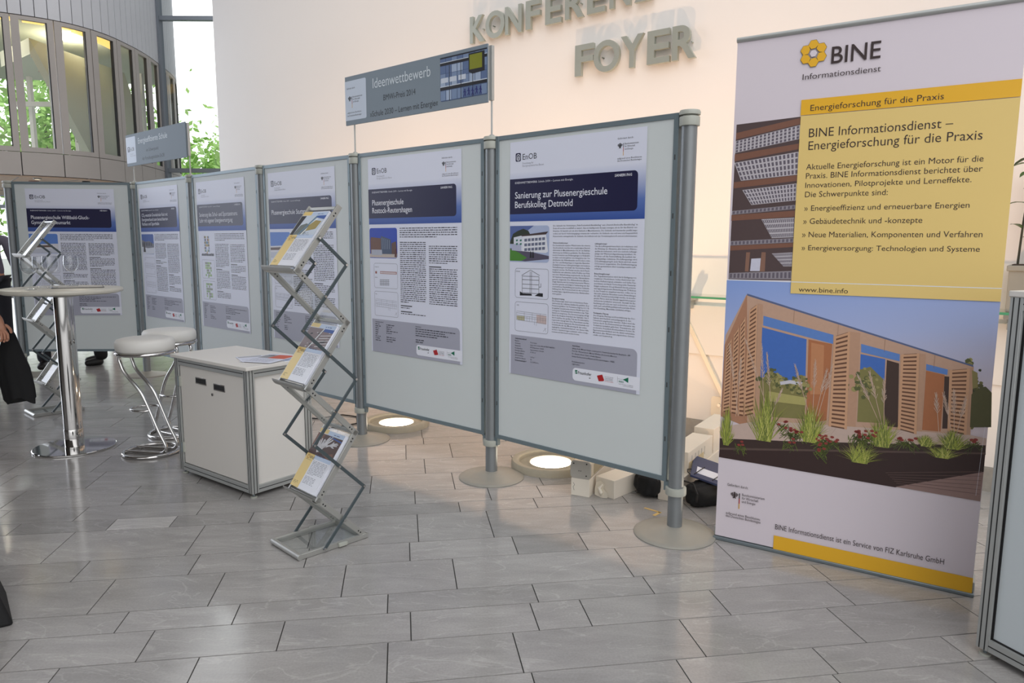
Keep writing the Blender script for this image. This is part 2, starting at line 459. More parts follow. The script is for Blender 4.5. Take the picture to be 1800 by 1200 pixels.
# ---- warm lit rear wall, its plinth and the glass shelf before it
W0 = Vector((2.757, 3.957)); WA = math.radians(38)
WE = Vector((math.cos(WA), -math.sin(WA)))      # along the wall, to the right
WN = Vector((math.sin(WA), math.cos(WA)))       # into the wall
def wp(t, d=0.0, z=0.0):                          # t along the wall, d in front of it
    p = W0 + WE * t - WN * d
    return Vector((p.x, p.y, z))
M_WALL = mat('warm white plaster', srgb(234, 228, 222), .8, noise=.02, nscale=1.2, bump=.05, bscale=90)
def wall_path():
    P = [(W0 + WE * 6.0), (W0 + WE * 0.0), (W0 - WE * 4.0)]
    t1, R = 6.94, 4.0
    S = W0 - WE * t1; c = S + WN * R
    P.append(S)
    for k in range(1, 41):
        a = 1.75 * k / 40
        P.append(c + (-WN * math.cos(a) - WE * math.sin(a)) * R)
    return P
def build_wall():
    mb = MB(); P = wall_path(); H = 7.0; n = len(P)
    vs = [(p.x, p.y, 0) for p in P] + [(p.x, p.y, H) for p in P]
    mb.add(vs, [(i + 1, i, n + i, n + i + 1) for i in range(n - 1)], M_WALL)
    B = []
    for i, p in enumerate(P):
        q0 = P[max(i - 1, 0)]; q1 = P[min(i + 1, n - 1)]; d = (q1 - q0).normalized(); B.append(p + Vector((d.y, -d.x)) * .18)
    vs2 = [(p.x, p.y, 0) for p in B] + [(p.x, p.y, H) for p in B]
    mb.add(vs2, [(i, i + 1, n + i + 1, n + i) for i in range(n - 1)], M_WALL)
    m = len(vs)
    mb.add([vs[n + i] for i in range(n)] + [vs2[n + i] for i in range(n)], [(i, i + 1, n + i + 1, n + i) for i in range(n - 1)], M_WALL)
    mb.add([vs[n - 1], vs[2 * n - 1], vs2[2 * n - 1], vs2[n - 1]], [(0, 1, 2, 3)], M_WALL)
    tag(mb.build('wall_back'), 'tall warm white plaster wall curving away at its left end', 'wall', kind='structure')
    mb = MB(); SM = mat('grey plinth stone', srgb(150, 146, 138), .6, noise=.2, nscale=30)
    X = Matrix.Translation(Vector((W0.x, W0.y, 0))) @ Matrix.Rotation(-WA, 4, 'Z')
    mb.box((-6.5, -.03, 0), (5, .01, .14), SM, X)
    mb.box((-6.5, -.018, 0), (5, -.0, .012), M_BLACK, X)
    tag(mb.build('baseboard_back'), 'speckled grey stone plinth along the foot of the warm wall', 'baseboard', kind='structure')
    mb = MB()
    mb.box((-2.05, -.016, .14), (.62, .0, .62), M_WHITE, X); mb.box((-2.05, -.03, .62), (.62, 0, .97), M_WHITE, X)
    tag(mb.build('trim_1', bev=.003), 'smooth white lining boards on the wall below the glass shelf', 'wall lining', kind='structure')
    # sloping strip with its bolted fixing plate
    t = empty('wall_rail', wp(-1.62, .016, .26), -WA, 'slanting cream metal strip with a bolted plate on the white wall lining', 'rail')
    b = MB(); CM = mat('cream painted metal', srgb(226, 216, 196), .45, .1)
    d = Vector((-.60, 0, 1.07)).normalized(); p0 = Vector((.14, -.012, -.12)); p1 = p0 + d * .95
    b.bar(p0, p1, .03, .02, CM, (0, 1, 0)); b.build('strip', t, bev=.002)
    b = MB(); b.prism(rrect(-.06, -.075, .12, .07, .02), 0, .006, CM, Matrix.Rotation(PI / 2, 4, 'X')); b.build('fixing_plate', t)
    b = MB(); b.cyl((.0, -.006, .01), (.0, -.014, .01), .012, M_SILVER); b.cyl((.035, -.006, -.01), (.035, -.01, -.01), .004, M_BLACK); b.build('bolt', t)
    # glass shelf
    t = empty('glass_shelf', wp(-.6, .0, 1.035), -WA, 'clear glass wall shelf with green edge behind the roll-up banner', 'shelf')
    b = MB(); GE = mat('green glass edge', srgb(70, 150, 110), .15, emit=None, coat=.5)
    gt = glass_mat('shelf glass', (.90, .97, .93), .02, .9)
    L0, L1 = -1.45, 1.9
    b.add([(L0, -.26, .014), (L1, -.26, .014), (L1, -.002, .014), (L0, -.002, .014)], [(0, 1, 2, 3)], gt)
    b.add([(L0, -.26, 0), (L1, -.26, 0), (L1, -.002, 0), (L0, -.002, 0)], [(3, 2, 1, 0)], gt)
    b.add([(L0, -.26, 0), (L1, -.26, 0), (L1, -.26, .014), (L0, -.26, .014)], [(0, 1, 2, 3)], GE)
    b.add([(L0, -.26, 0), (L0, -.26, .014), (L0, -.002, .014), (L0, -.002, 0)], [(0, 1, 2, 3)], GE)
    b.build('sheet', t, smooth=0)
    for x in (-1.25, -.35, .62, 1.5):
        b = MB(); b.box((x - .03, -.17, -.03), (x + .03, -.0, -.002), M_SILVER); b.box((x - .012, -.13, -.09), (x + .012, -.0, -.03), M_SILVER); b.cyl((x, -.15, -.05), (x, -.15, .028 if x < -1 else -.001), .012, M_POST)
        b.build('bracket', t, bev=.002)
build_wall()

# ---- ground uplights washing the wall
UPS = [(-.89, 5.377), (.25, 4.384), (1.39, 3.39 + .08), (-2.03, 6.37)]
UPLAB = ['round concrete ring uplight glowing behind the middle board with a two-line title', 'round concrete ring uplight glowing beside the white cartons behind the rightmost board', 'round concrete ring uplight on the floor behind the roll-up banner', 'round concrete ring uplight behind the board beside the brochure rack']
M_CONC = mat('cast concrete ring', srgb(178, 170, 152), .75, noise=.08, nscale=40, bump=.2, bscale=200)
M_LAMP = mat('uplight lens', (1, .93, .8), .3, emit=(1, .86, .66), estr=14)
WARM = (1.0, .62, .36)
def build_uplight(k, x, y):
    t = empty('ground_uplight', (x, y, 0), 0, UPLAB[k], 'floor light', 'wall-washing floor uplights')
    b = MB(); b.lathe([(.252, 0), (.25, .035), (.243, .045), (.215, .045), (.205, .04), (.2, .012)], M_CONC, n=64); b.build('outer_ring', t)
    b = MB(); b.lathe([(.2, .012), (.15, .02), (.142, .026), (.132, .026), (.13, .018)], M_CONC, n=64); b.build('inner_ring', t)
    b = MB(); b.lathe([(.131, .018), (.06, .021), (.0, .022)], M_LAMP, n=48); b.build('lens', t)
    for nm, en, size, tilt in (('uplight_beam', 100, 74, .42), ('uplight_flood', 46, 124, .95)):
        l = bpy.data.lights.new(nm, 'SPOT'); l.energy = en; l.color = WARM; l.spot_size = math.radians(size); l.spot_blend = 1.0; l.shadow_soft_size = .02
        lo = bpy.data.objects.new(nm, l); COL.objects.link(lo); lo.parent = t; lo.location = (0, 0, .06)
        aim = (WN * tilt).to_3d() + Vector((0, 0, 1))
        lo.rotation_euler = aim.to_track_quat('-Z', 'Y').to_euler()
for k, (x, y) in enumerate(UPS): build_uplight(k, x, y)

# ---- raised metal lettering on the wall
M_LETTER = mat('brushed steel lettering', srgb(176, 180, 170), .45, .55, noise=.04)
def build_letters():
    def letter(ch, t0, t1, z, h, lab):
        b = MB(); vs, fs = text_mesh(ch, 6, .022)
        x0 = min(v[0] for v in vs); x1 = max(v[0] for v in vs); z0 = min(v[1] for v in vs); z1 = max(v[1] for v in vs)
        sx = (t1 - t0) / (x1 - x0); sy = h / (z1 - z0)
        bm = bmesh.new()
        V = [bm.verts.new(((vx - x0) * sx, -.055, (vy - z0) * sy)) for vx, vy in vs]
        for f in fs:
            try: bm.faces.new([V[i] for i in f])
            except ValueError: pass
        bmesh.ops.remove_doubles(bm, verts=bm.verts, dist=1e-5)
        g = bmesh.ops.extrude_face_region(bm, geom=bm.faces[:])
        for e in g['geom']:
            if isinstance(e, bmesh.types.BMVert): e.co.y += .03
        for px in (.25, .75):
            bmesh.ops.create_cone(bm, cap_ends=True, segments=8, radius1=.005, radius2=.005, depth=.03, matrix=Matrix.Translation((px * (t1 - t0) if ch not in 'OFY' else (.06 if ch == 'O' else (t1 - t0) * (.15 if ch == 'F' else .5)), -.012, h * .5)) @ Matrix.Rotation(PI / 2, 4, 'X'))
        bmesh.ops.recalc_face_normals(bm, faces=bm.faces)
        me = bpy.data.meshes.new('wall_letter'); bm.to_mesh(me); bm.free(); me.materials.append(M_LETTER)
        o = bpy.data.objects.new('wall_letter', me); COL.objects.link(o)
        o.location = wp(t0, 0, z); o.rotation_euler.z = -WA
        tag(o, lab, 'letter', 'raised metal letters on the wall')
    rows = [('K', -3.925, -3.765), ('O', -3.752, -3.55), ('N', -3.545, -3.376), ('F', -3.335, -3.197), ('E', -3.145, -2.995), ('R', -2.96, -2.795), ('E', -2.762, -2.607), ('N', -2.57, -2.4), ('Z', -2.365, -2.215)]
    names = ['first letter, a K, of the upper word', 'letter O following the K of the upper word', 'letter N between the O and F of the upper word', 'letter F between the N and E of the upper word', 'letter E between the F and R of the upper word', 'letter R between the two Es of the upper word', 'letter E after the R of the upper word', 'second letter N of the upper word', 'last letter, a Z, of the upper word']
    for k, (c, a, b) in enumerate(rows): letter(c, a, b, 3.065 + .004 * k, .215, 'raised metal ' + names[k] + ' on the wall')
    rows = [('F', -2.862, -2.70), ('O', -2.697, -2.478), ('Y', -2.468, -2.284), ('E', -2.253, -2.08), ('R', -2.062, -1.886)]
    names = ['first letter, an F,', 'letter O after the F', 'middle letter Y', 'letter E after the Y', 'last letter, an R,']
    for k, (c, a, b) in enumerate(rows): letter(c, a, b, 2.657, .226, 'raised metal ' + names[k] + ' of the lower short word on the wall')
build_letters()

# ---- the clad drum at the back left, with its window band
def drum_path():
    P = [Vector(p) for p in ((-13.0, 12.6), (-11.6, 12.35), (-10.4, 12.5), (-9.33, 13.0), (-8.4, 13.6), (-7.97, 14.3), (-7.86, 15.2), (-7.94, 16.4), (-8.4, 18.5), (-9.4, 20.3))]
    out = []
    for i in range(len(P) - 1):
        p0 = P[max(i - 1, 0)]; p1 = P[i]; p2 = P[i + 1]; p3 = P[min(i + 2, len(P) - 1)]
        for k in range(40):
            t = k / 40
            out.append(.5 * ((2 * p1) + (p2 - p0) * t + (2 * p0 - 5 * p1 + 4 * p2 - p3) * t * t + (3 * p1 - p0 - 3 * p2 + p3) * t ** 3))
    out.append(P[-1])
    S = [0.0]
    for a, b in zip(out[:-1], out[1:]): S.append(S[-1] + (b - a).length)
    return out, S
DP, DS = drum_path()
def dpt(s, inn=0.0):
    import bisect
    i = min(max(bisect.bisect(DS, s) - 1, 0), len(DP) - 2)
    u = (s - DS[i]) / max(DS[i + 1] - DS[i], 1e-9)
    p = DP[i].lerp(DP[i + 1], u); d = (DP[i + 1] - DP[i]).normalized()
    return p + Vector((-d.y, d.x)) * inn
M_CLAD = mat('grey metal cladding', srgb(200, 200, 204), .5, .2, noise=.03, nscale=2)
M_FRAMEW = mat('grey brown window frame', srgb(172, 165, 160), .5, .15, noise=.03, nscale=3)
M_GASK = mat('black gasket', (.02, .02, .022), .5)
M_INNER = mat('drum interior grey green', srgb(186, 190, 178), .7, noise=.03, nscale=2)
M_SOFF = mat('pale timber soffit', srgb(222, 200, 180), .6, noise=.05, nscale=3)
def strip(mb, s0, s1, z0, z1, m, o=0.0, n=6, rev=False, o2=None):
    vs = []; fs = []
    for k in range(n + 1):
        s = s0 + (s1 - s0) * k / n; p = dpt(s, o); q = dpt(s, o if o2 is None else o2)
        vs += [(p.x, p.y, z0), (q.x, q.y, z1)]
    for k in range(n): fs.append((2 * k, 2 * k + 2, 2 * k + 3, 2 * k + 1) if not rev else (2 * k, 2 * k + 1, 2 * k + 3, 2 * k + 2))
    mb.add(vs, fs, m)
def slab(mb, s0, s1, z0, z1, o0, o1, m, n=6):
    # a curved block between inset o0 (outer) and o1 (inner)
    strip(mb, s0, s1, z0, z1, m, o0, n); strip(mb, s0, s1, z0, z1, m, o1, n, True)
    strip(mb, s0, s1, z1, z1, m, o0, n, False, o1); strip(mb, s0, s1, z0, z0, m, o0, n, True, o1)
    for s, r in ((s0, False), (s1, True)):
        a, b = dpt(s, o0), dpt(s, o1)
        q = [(a.x, a.y, z0), (a.x, a.y, z1), (b.x, b.y, z1), (b.x, b.y, z0)]
        mb.add(q, [(0, 1, 2, 3) if r else (3, 2, 1, 0)], m)
def build_drum():
    mb = MB(); s = .5
    while s < 12.0:
        slab(mb, s + .006, min(s + .194, 12.05), 5.37, 8.6, 0, .04, M_CLAD, 2); s += .2
    strip(mb, .4, 12.05, 5.36, 8.6, M_GASK, .03, 60)
    strip(mb, .4, 12.05, 5.36, 8.6, M_INNER, .2, 60, True)
    strip(mb, .4, 12.05, 5.36, 5.36, M_FRAMEW, 0, 60, True, .2)
    tag(mb.build('wall_left'), 'upper band of narrow grey metal cladding boards round the curved volume', 'wall', kind='structure')
    mb = MB(); L = .66; s0 = 4.32 - L * 5
    k = 0; s = s0
    while s < 11.6:
        slab(mb, s + .008, s + L - .008, 2.58, 2.985, 0, .05, M_FRAMEW, 4); s += L
    strip(mb, s0, 12, 2.57, 2.99, M_GASK, .03, 60); strip(mb, s0, 12, 2.58, 3.0, M_INNER, .2, 60, True)
    tag(mb.build('trim_2'), 'row of plain grey panels below the window band of the curved volume', 'cladding', kind='structure')
    s = s0; n = 1
    while s < 11.6:
        b = MB()
        a, c = s + .008, s + L - .008
        slab(b, a, a + .125, 2.995, 5.355, 0, .07, M_FRAMEW, 2); slab(b, c - .095, c, 2.995, 5.355, 0, .07, M_FRAMEW, 2)
        slab(b, a + .125, c - .095, 2.995, 3.08, 0, .07, M_FRAMEW, 3); slab(b, a + .125, c - .095, 5.29, 5.355, 0, .07, M_FRAMEW, 3)
        slab(b, c - .115, c - .095, 3.08, 5.29, .01, .06, M_GASK, 1)
        o = b.build('window_%d' % n)
        tag(o, 'tall narrow window with broad grey frame in the curved window band', 'window', 'windows of the curved band', 'structure')
        g = MB(); strip(g, a + .125, c - .115, 3.08, 5.29, M_DRUMPANE, .04, 3); g.build('window_pane', o)
        n += 1; s += L
    # soffit and floor of the drum
    mb = MB(); P = [dpt(.4 + 11.6 * k / 60, .07) for k in range(61)]; Q = [(p.x, p.y) for p in P] + [(-13.5, 19.5)]
    mb.prism(Q, 2.58, 2.72, M_SOFF)
    mb.prism([(x, y) for x, y in Q], 2.73, 2.76, M_INNER)
    for k in range(10):                                   # recessed joints in the soffit
        a = dpt(1.0 + k * 1.1); b2 = Vector((-12.2, 17.2)); d = (b2 - a).normalized()
        mb.bar((a.x, a.y, 2.578), (a.x + d.x * 4, a.y + d.y * 4, 2.578), .02, .012, M_FRAMEW, (0, 0, 1))
    strip(mb, .4, 12.0, 2.55, 2.60, M_SOFF, .14, 60)
    tag(mb.build('ceiling_1'), 'pale timber soffit under the curved volume', 'ceiling', kind='structure')
    mb = MB(); mb.prism([(x, y) for x, y in Q], 5.6, 5.7, M_INNER)
    tag(mb.build('ceiling_2'), 'ceiling inside the curved volume', 'ceiling', kind='structure')
    for k, (x, y) in enumerate(((-9.0, 13.8), (-8.55, 14.6), (-9.9, 13.4), (-8.4, 15.6), (-10.8, 13.2))):
        t = empty('downlight', (x, y, 2.57), 0, 'small round downlight in the timber soffit', 'light', 'soffit downlights')
        b = MB(); b.lathe([(.07, .01), (.07, -.03), (.052, -.03), (.05, 0)], M_BLACK if k % 2 else M_SILVER, n=20); b.build('housing', t)
        b = MB(); b.lathe([(.05, -.005), (0, -.005)], mat('downlight lens', (1, .9, .75), .3, emit=(1, .82, .6), estr=18), n=20); b.build('lens', t)
    t = None
    # yellow lit strips under the inner ceiling
    YL = mat('warm strip lamp', (1, .7, .25), .4, emit=(1, .66, .18), estr=1.1)
    for k, (s0_, s1_) in enumerate(((3.6, 4.35), (4.5, 4.95), (5.1, 5.65), (5.75, 6.3), (6.5, 7.3))):
        b = MB(); slab(b, s0_, s1_, 5.39, 5.601, .5, .62, YL, 4)
        tag(b.build('strip_light'), 'amber strip lamp under the ceiling behind the curved window band', 'light', 'amber strip lamps inside the curved volume')
    # stair flight crossing inside the drum
    t = empty('stair_flight', (0, 0, 0), 0, 'grey green underside of a stair flight seen through the curved windows', 'stairs')
    b = MB(); A = Vector((-9.0, 14.6)); B = Vector((-10.15, 16.4))
    d = Vector((.70, -.71)); wv = Vector((.62, .78))
    def sp(u, v, z): return (A.x + d.x * u + wv.x * v, A.y + d.y * u + wv.y * v, z)
    vs = [sp(-.75, -.2, 4.75), sp(.15, -.2, 2.8), sp(.15, 1.6, 2.8), sp(-.75, 1.6, 4.75)]
    vs = [(-9.3, 14.35, 4.95), (-8.35, 14.45, 2.85), (-8.05, 16.4, 2.85), (-9.0, 17.2, 4.95)]
    up = [(x, y, z + .3) for x, y, z in vs]
    b.add(vs + up, [(3, 2, 1, 0), (4, 5, 6, 7), (0, 1, 5, 4), (1, 2, 6, 5), (2, 3, 7, 6), (3, 0, 4, 7)], M_INNER); b.build('underside', t)
    b = MB(); b.prism([(-10.6, 15.4), (-9.3, 14.35), (-9.0, 17.2), (-10.4, 17.4)], 4.95, 5.25, M_INNER); b.build('landing', t)
    for k in range(8):
        b = MB(); f = k / 8
        p = Vector(vs[0]).lerp(Vector(vs[1]), f + .02); q = Vector(vs[3]).lerp(Vector(vs[2]), f + .02)
        b.bar(p + Vector((0, 0, -.01)), q + Vector((0, 0, -.01)), .02, .02, M_FRAMEW, (0, 0, 1)); b.build('tread_edge', t)
    # warm fill lamps, added to brighten the drum interior
    for x, y in ((-10.6, 14.2), (-9.3, 15.6)):
        l2 = empty('fill_lamp', (x, y, 5.6), 0, 'added round fill lamp inside the curved volume', 'light', 'added fill lamps inside the curved volume')
        q = MB(); q.lathe([(.13, 0), (.13, -.05), (.12, -.06), (0, -.06)], M_LAMP, n=24); q.build('shade', l2)
        pl_ = bpy.data.lights.new('fill_light', 'POINT'); pl_.energy = 55; pl_.color = (1, .86, .66); pl_.shadow_soft_size = .12
        po = bpy.data.objects.new('fill_light', pl_); COL.objects.link(po); po.parent = l2; po.location = (0, 0, -.22)
    # inner row of white window mullions on the far side
    t = empty('glazing_frame', (0, 0, 0), 0, 'white framed glazing on the far side inside the curved volume', 'window frame')
    for k in range(6):
        x = -12.6 + k * .62; y = 19.2 - .08 * k
        b = MB(); b.box((x, y, 2.76), (x + .09, y + .12, 5.6), M_WHITE); b.build('mullion', t)
    b = MB(); b.box((-12.7, 18.6, 2.76), (-9.3, 18.7, 3.0), M_WHITE); b.box((-12.7, 18.6, 4.75), (-9.3, 18.7, 4.86), M_WHITE); b.build('transom', t)
    # columns under the drum
    for x, y in ((-9.6, 14.6), (-8.75, 15.6)):
        b = MB(); b.cyl((x, y, 0), (x, y, 2.58), .09, mat('brown column', srgb(150, 118, 104), .5))
        tag(b.build('column'), 'slim brown column under the curved volume', 'column', 'columns under the curved volume', 'structure')
build_drum()

# ---- tall glazing between drum and wall, and the ground floor glazing below the drum
M_MULL = mat('grey mullion', srgb(120, 126, 134), .45, .4)
def build_glazing():
    Y = 16.9
    b = MB()
    for x in (-8.0, -5.6, -3.2): b.box((x - .05, Y - .1, 0), (x + .05, Y + .1, 9), M_MULL)
    for z in (3.02, 6.36): b.box((-8.0, Y - .06, z - .045), (-2.6, Y + .06, z + .045), M_MULL)
    o = b.build('window_40', smooth=0); tag(o, 'tall bright glazed wall between the curved volume and the plaster wall', 'window', kind='structure')
    g = MB(); g.add([(-8, Y, 0), (-2.6, Y, 0), (-2.6, Y, 9), (-8, Y, 9)], [(0, 1, 2, 3)], M_PANE); g.build('window_pane', o)
    b = MB(); Y2 = 20.5
    for k in range(6): b.box((-16.2 + k * 1.4, Y2 - .05, 0), (-16.1 + k * 1.4, Y2 + .05, 2.72), M_MULL)
    for z in (.06, 2.35, 2.68): b.box((-16.2, Y2 - .05, z - .05), (-9.1, Y2 + .05, z + .05), M_MULL)
    o = b.build('window_41', smooth=0); tag(o, 'ground floor glazing with dark rails below the curved volume', 'window', kind='structure')
    g = MB(); g.add([(-16.2, Y2, 0), (-9.1, Y2, 0), (-9.1, Y2, 2.72), (-16.2, Y2, 2.72)], [(0, 1, 2, 3)], M_PANE); g.build('window_pane', o)
build_glazing()

# ---- unseen slab overhead, added to shade the left half of the hall
b = MB(); b.box((-9.5, -7, 3.5), (-1.6, 5.2, 3.8), mat('shading slab pale', srgb(196, 190, 184), .8, noise=.02, nscale=1))
tag(b.build('shading_slab', smooth=0), 'plain pale slab added out of view to shade the left half of the hall', 'ceiling', kind='structure')
b = MB(); b.box((-9.5, -7, 6.7), (-3.3, 11.0, 7.0), MATS['shading slab pale'])  # second unseen slab, added to keep top light off the leftmost boards
tag(b.build('shading_slab_upper', smooth=0), 'plain pale upper slab added out of view to shade the leftmost boards', 'ceiling', kind='structure')
b = MB(); b.box((-9.7, -7, 0), (-9.5, 5.4, 7.0), mat('grey shading wall', srgb(120, 114, 110), .8, noise=.02, nscale=1))  # unseen wall, added to block light from the left
tag(b.build('shading_wall', smooth=0), 'plain grey shading wall added out of view left of the bar table', 'wall', kind='structure')
# ---- trees beyond the glazing
M_LEAF = mat('spring leaf', srgb(168, 210, 112), .6, noise=.25, nscale=.6)
M_BARK = mat('bark', srgb(110, 96, 80), .9, noise=.2, nscale=10)
def build_tree(x, y, h, r, lab, seed):
    rng = random.Random(seed)
    t = empty('tree', (x, y, 0), 0, lab, 'tree', 'trees beyond the glazing')
    b = MB(); b.tube([(0, 0, 0), (.05, 0, h * .25), (-.05, .05, h * .55), (0, 0, h * .8)], [.16, .13, .09, .04], M_BARK, n=8)
    for k in range(7):
        a = rng.uniform(0, 2 * PI); z0 = h * rng.uniform(.3, .6)
        b.tube([(0, 0, z0), (math.cos(a) * r * .4, math.sin(a) * r * .4, z0 + .5), (math.cos(a) * r * .8, math.sin(a) * r * .8, z0 + 1.1)], [.05, .035, .015], M_BARK, n=6)
    b.build('trunk', t)
    b = MB()
    for k in range(2600):
        u = rng.gauss(0, .42); v = rng.gauss(0, .42); w = rng.gauss(0, .36)
        c = Vector((u * r, v * r, h * .62 + w * h * .55))
        if c.z < .5: c.z = rng.uniform(.6, 2)
        e1 = Vector((rng.uniform(-1, 1), rng.uniform(-1, 1), rng.uniform(-1, 1))).normalized(); e2 = e1.orthogonal().normalized()
        s = rng.uniform(.09, .19)
        b.add([c - e1 * s, c + e2 * s * .5, c + e1 * s, c - e2 * s * .5], [(0, 1, 2, 3)], M_LEAF)
    o = b.build('foliage', t, smooth=0)
build_tree(-15.2, 24.0, 7.4, 1.9, 'leafy pale green tree seen through the leftmost curved windows', 1)
build_tree(-20.4, 26.0, 7.0, 2.0, 'leafy pale green tree beyond the far left window', 2)
build_tree(-16.2, 32.0, 7.4, 2.0, 'leafy pale green tree low behind the stair flight', 3)
build_tree(-11.9, 28.5, 5.2, 1.6, 'leafy pale green tree low behind the tall glazing', 4)
b = MB(); b.add([(-40, 20.6, -.02), (20, 20.6, -.02), (20, 70, -.02), (-40, 70, -.02)], [(0, 1, 2, 3)], mat('pale paving', srgb(190, 190, 180), .9, noise=.1, nscale=1))
tag(b.build('ground', smooth=0), 'pale paved ground outside the glazing', 'ground', kind='structure')

# ================================================================== DISPLAY BOARDS
POSTS = [(.796, 3.323), (-.12, 4.156), (-1.069, 4.97), (-1.985, 5.76), (-2.915, 6.60), (-3.85, 7.42), (-5.10, 7.35)]
POSTLAB = ['grey round post with domed base at the right end of the board row',
           'grey round post between the two rightmost boards, under the long header sign',
           'grey round post just right of the front brochure rack, under the long header sign',
           'grey round post rising behind the white cabinet, left of the front brochure rack',
           'grey round post under the right rod of the short header sign',
           'grey round post at the corner where the board row turns',
           'grey round post at the far left end of the board row']
def make_post():
    t = empty('display_post', (0, 0, 0))
    b = MB(); b.lathe([(.0, .0), (.195, .0), (.196, .004), (.19, .009), (.165, .013), (.12, .02), (.07, .034), (.042, .042), (0, .044)], M_BASE, n=64); b.build('base_plate', t, smooth=50)
    b = MB(); b.cyl((0, 0, .03), (0, 0, 1.95), .036, M_POST, n=32); b.build('pole', t)
    b = MB()
    b.lathe([(.036, .2), (.049, .2), (.05, .205), (.05, .23), (.049, .235), (.036, .235)], M_CAP, n=32); b.build('collar', t)
    b = MB(); b.lathe([(.036, 1.925), (.045, 1.925), (.046, 1.93), (.046, 1.962), (.045, 1.965), (.03, 1.966), (.03, 1.972), (.047, 1.973), (.048, 1.985), (.044, 1.993), (.02, 1.997), (0, 1.998)], M_CAP, n=32); b.build('cap', t)
    return t
def board_frame(A, B):
    A = Vector(A); B = Vector(B); d = B - A
    return A, d.normalized(), d.length, math.atan2(d.y, d.x)
proto = None
for k, (x, y) in enumerate(POSTS):
    if k == 0: proto = make_post(); o = proto
    else: o = copy_tree(proto)
    o.location = (x, y, 0); o.rotation_euler.z = .7 * k
    tag(o, POSTLAB[k], 'post', 'posts of the board row')
M_PAD = mat('poster rail slot', srgb(60, 62, 62), .6)
PANELS = [(1, 0), (2, 1), (3, 2), (4, 3), (5, 4), (6, 5)]    # left post, right post
PLAB = ['pale display board in a grey metal frame, rightmost of the row',
        'pale display board in a grey metal frame, under the long header sign',
        'pale display board in a grey metal frame, half hidden by the front brochure rack',
        'pale display board in a grey metal frame, right behind the white cabinet',
        'pale display board in a grey metal frame, under the short header sign',
        'pale display board in a grey metal frame, behind the chrome bar table']
BOARD = []
for k, (i, j) in enumerate(PANELS):
    A, d, L, ang = board_frame(POSTS[i], POSTS[j])
    t = empty('display_board', (A.x, A.y, 0), ang, PLAB[k], 'display board', 'display boards in a row')
    x0, x1, z0, z1 = .046, L - .046, .255, 1.988
    b = MB(); b.box((x0 + .012, -.011, z0 + .012), (x1 - .012, .011, z1 - .012), M_BOARD); b.build('board', t, smooth=0)
    b = MB(); w = .024
    b.box((x0, -.017, z0), (x0 + w, .017, z1), M_FRAME); b.box((x1 - w, -.017, z0), (x1, .017, z1), M_FRAME)
    b.box((x0 + w, -.0165, z1 - w), (x1 - w, .0165, z1), M_FRAME); b.box((x0 + w, -.0165, z0), (x1 - w, .0165, z0 + w), M_FRAME)
    for q in range(6):
        zz = z0 + .2 + q * .265
        for xx in (x0 + w * .55, x1 - w * .55): b.box((xx - .003, -.0178, zz), (xx + .003, -.0165, zz + .024), M_PAD)
    b.build('frame', t, bev=.0015, seg=1)
    b = MB(); b.box((x0 - .012, -.012, z0 - .045), (x0 + .014, .012, z0), M_FRAME); b.box((x1 - .014, -.012, z0 - .045), (x1 + .012, .012, z0), M_FRAME)
    b.box((x0 - .012, -.008, 1.935), (x0 + .002, .008, 1.96), M_CAP); b.box((x1 - .002, -.008, 1.935), (x1 + .012, .008, 1.96), M_CAP)
    b.build('hook', t)
    BOARD.append((t, A, ang, L))

# ------------------------------------------------------------------ posters
INK = mat('print black', srgb(28, 28, 34), .5)
INKB = mat('print body grey', srgb(52, 52, 62), .5)
INKG = mat('print mid grey', srgb(150, 152, 162), .5)
NAVY = mat('print navy', srgb(22, 20, 62), .45)
PWHITE = mat('print white', srgb(232, 234, 244), .5)
BOXG = mat('print box grey', srgb(168, 169, 184), .5)
LINEG = mat('print line grey', srgb(120, 122, 132), .5)
PRED = mat('print red', srgb(176, 28, 34), .5)
PGREEN = mat('print green', srgb(0, 110, 80), .5)
PGOLD = mat('print gold', srgb(220, 170, 60), .5)
def col(name, r, g, b): return mat('print ' + name, srgb(r, g, b), .5, noise=.06, nscale=60)
def band_mat():
    m = bpy.data.materials.new('print blue gradient'); m.use_nodes = True
    nt = m.node_tree; b = nt.nodes['Principled BSDF']
    tc = nt.nodes.new('ShaderNodeTexCoord'); sp = nt.nodes.new('ShaderNodeSeparateXYZ'); rp = nt.nodes.new('ShaderNodeValToRGB'); mr = nt.nodes.new('ShaderNodeMapRange')
    nt.links.new(tc.outputs['Object'], sp.inputs[0]); nt.links.new(sp.outputs['Z'], mr.inputs['Value'])
    mr.inputs['From Min'].default_value = .862; mr.inputs['From Max'].default_value = 1.125
    nt.links.new(mr.outputs[0], rp.inputs[0])
    e = rp.color_ramp.elements
    e[0].position = 0; e[0].color = (*srgb(52, 82, 158), 1); e[1].position = 1; e[1].color = (*srgb(222, 225, 240), 1)
    q = e.new(.35); q.color = (*srgb(92, 118, 182), 1)
    nt.links.new(rp.outputs[0], b.inputs['Base Color']); b.inputs['Roughness'].default_value = .5
    return m
BANDM = band_mat()
PH = 1.285                                    # poster height; V measures down from its top edge
def V(v): return PH - v
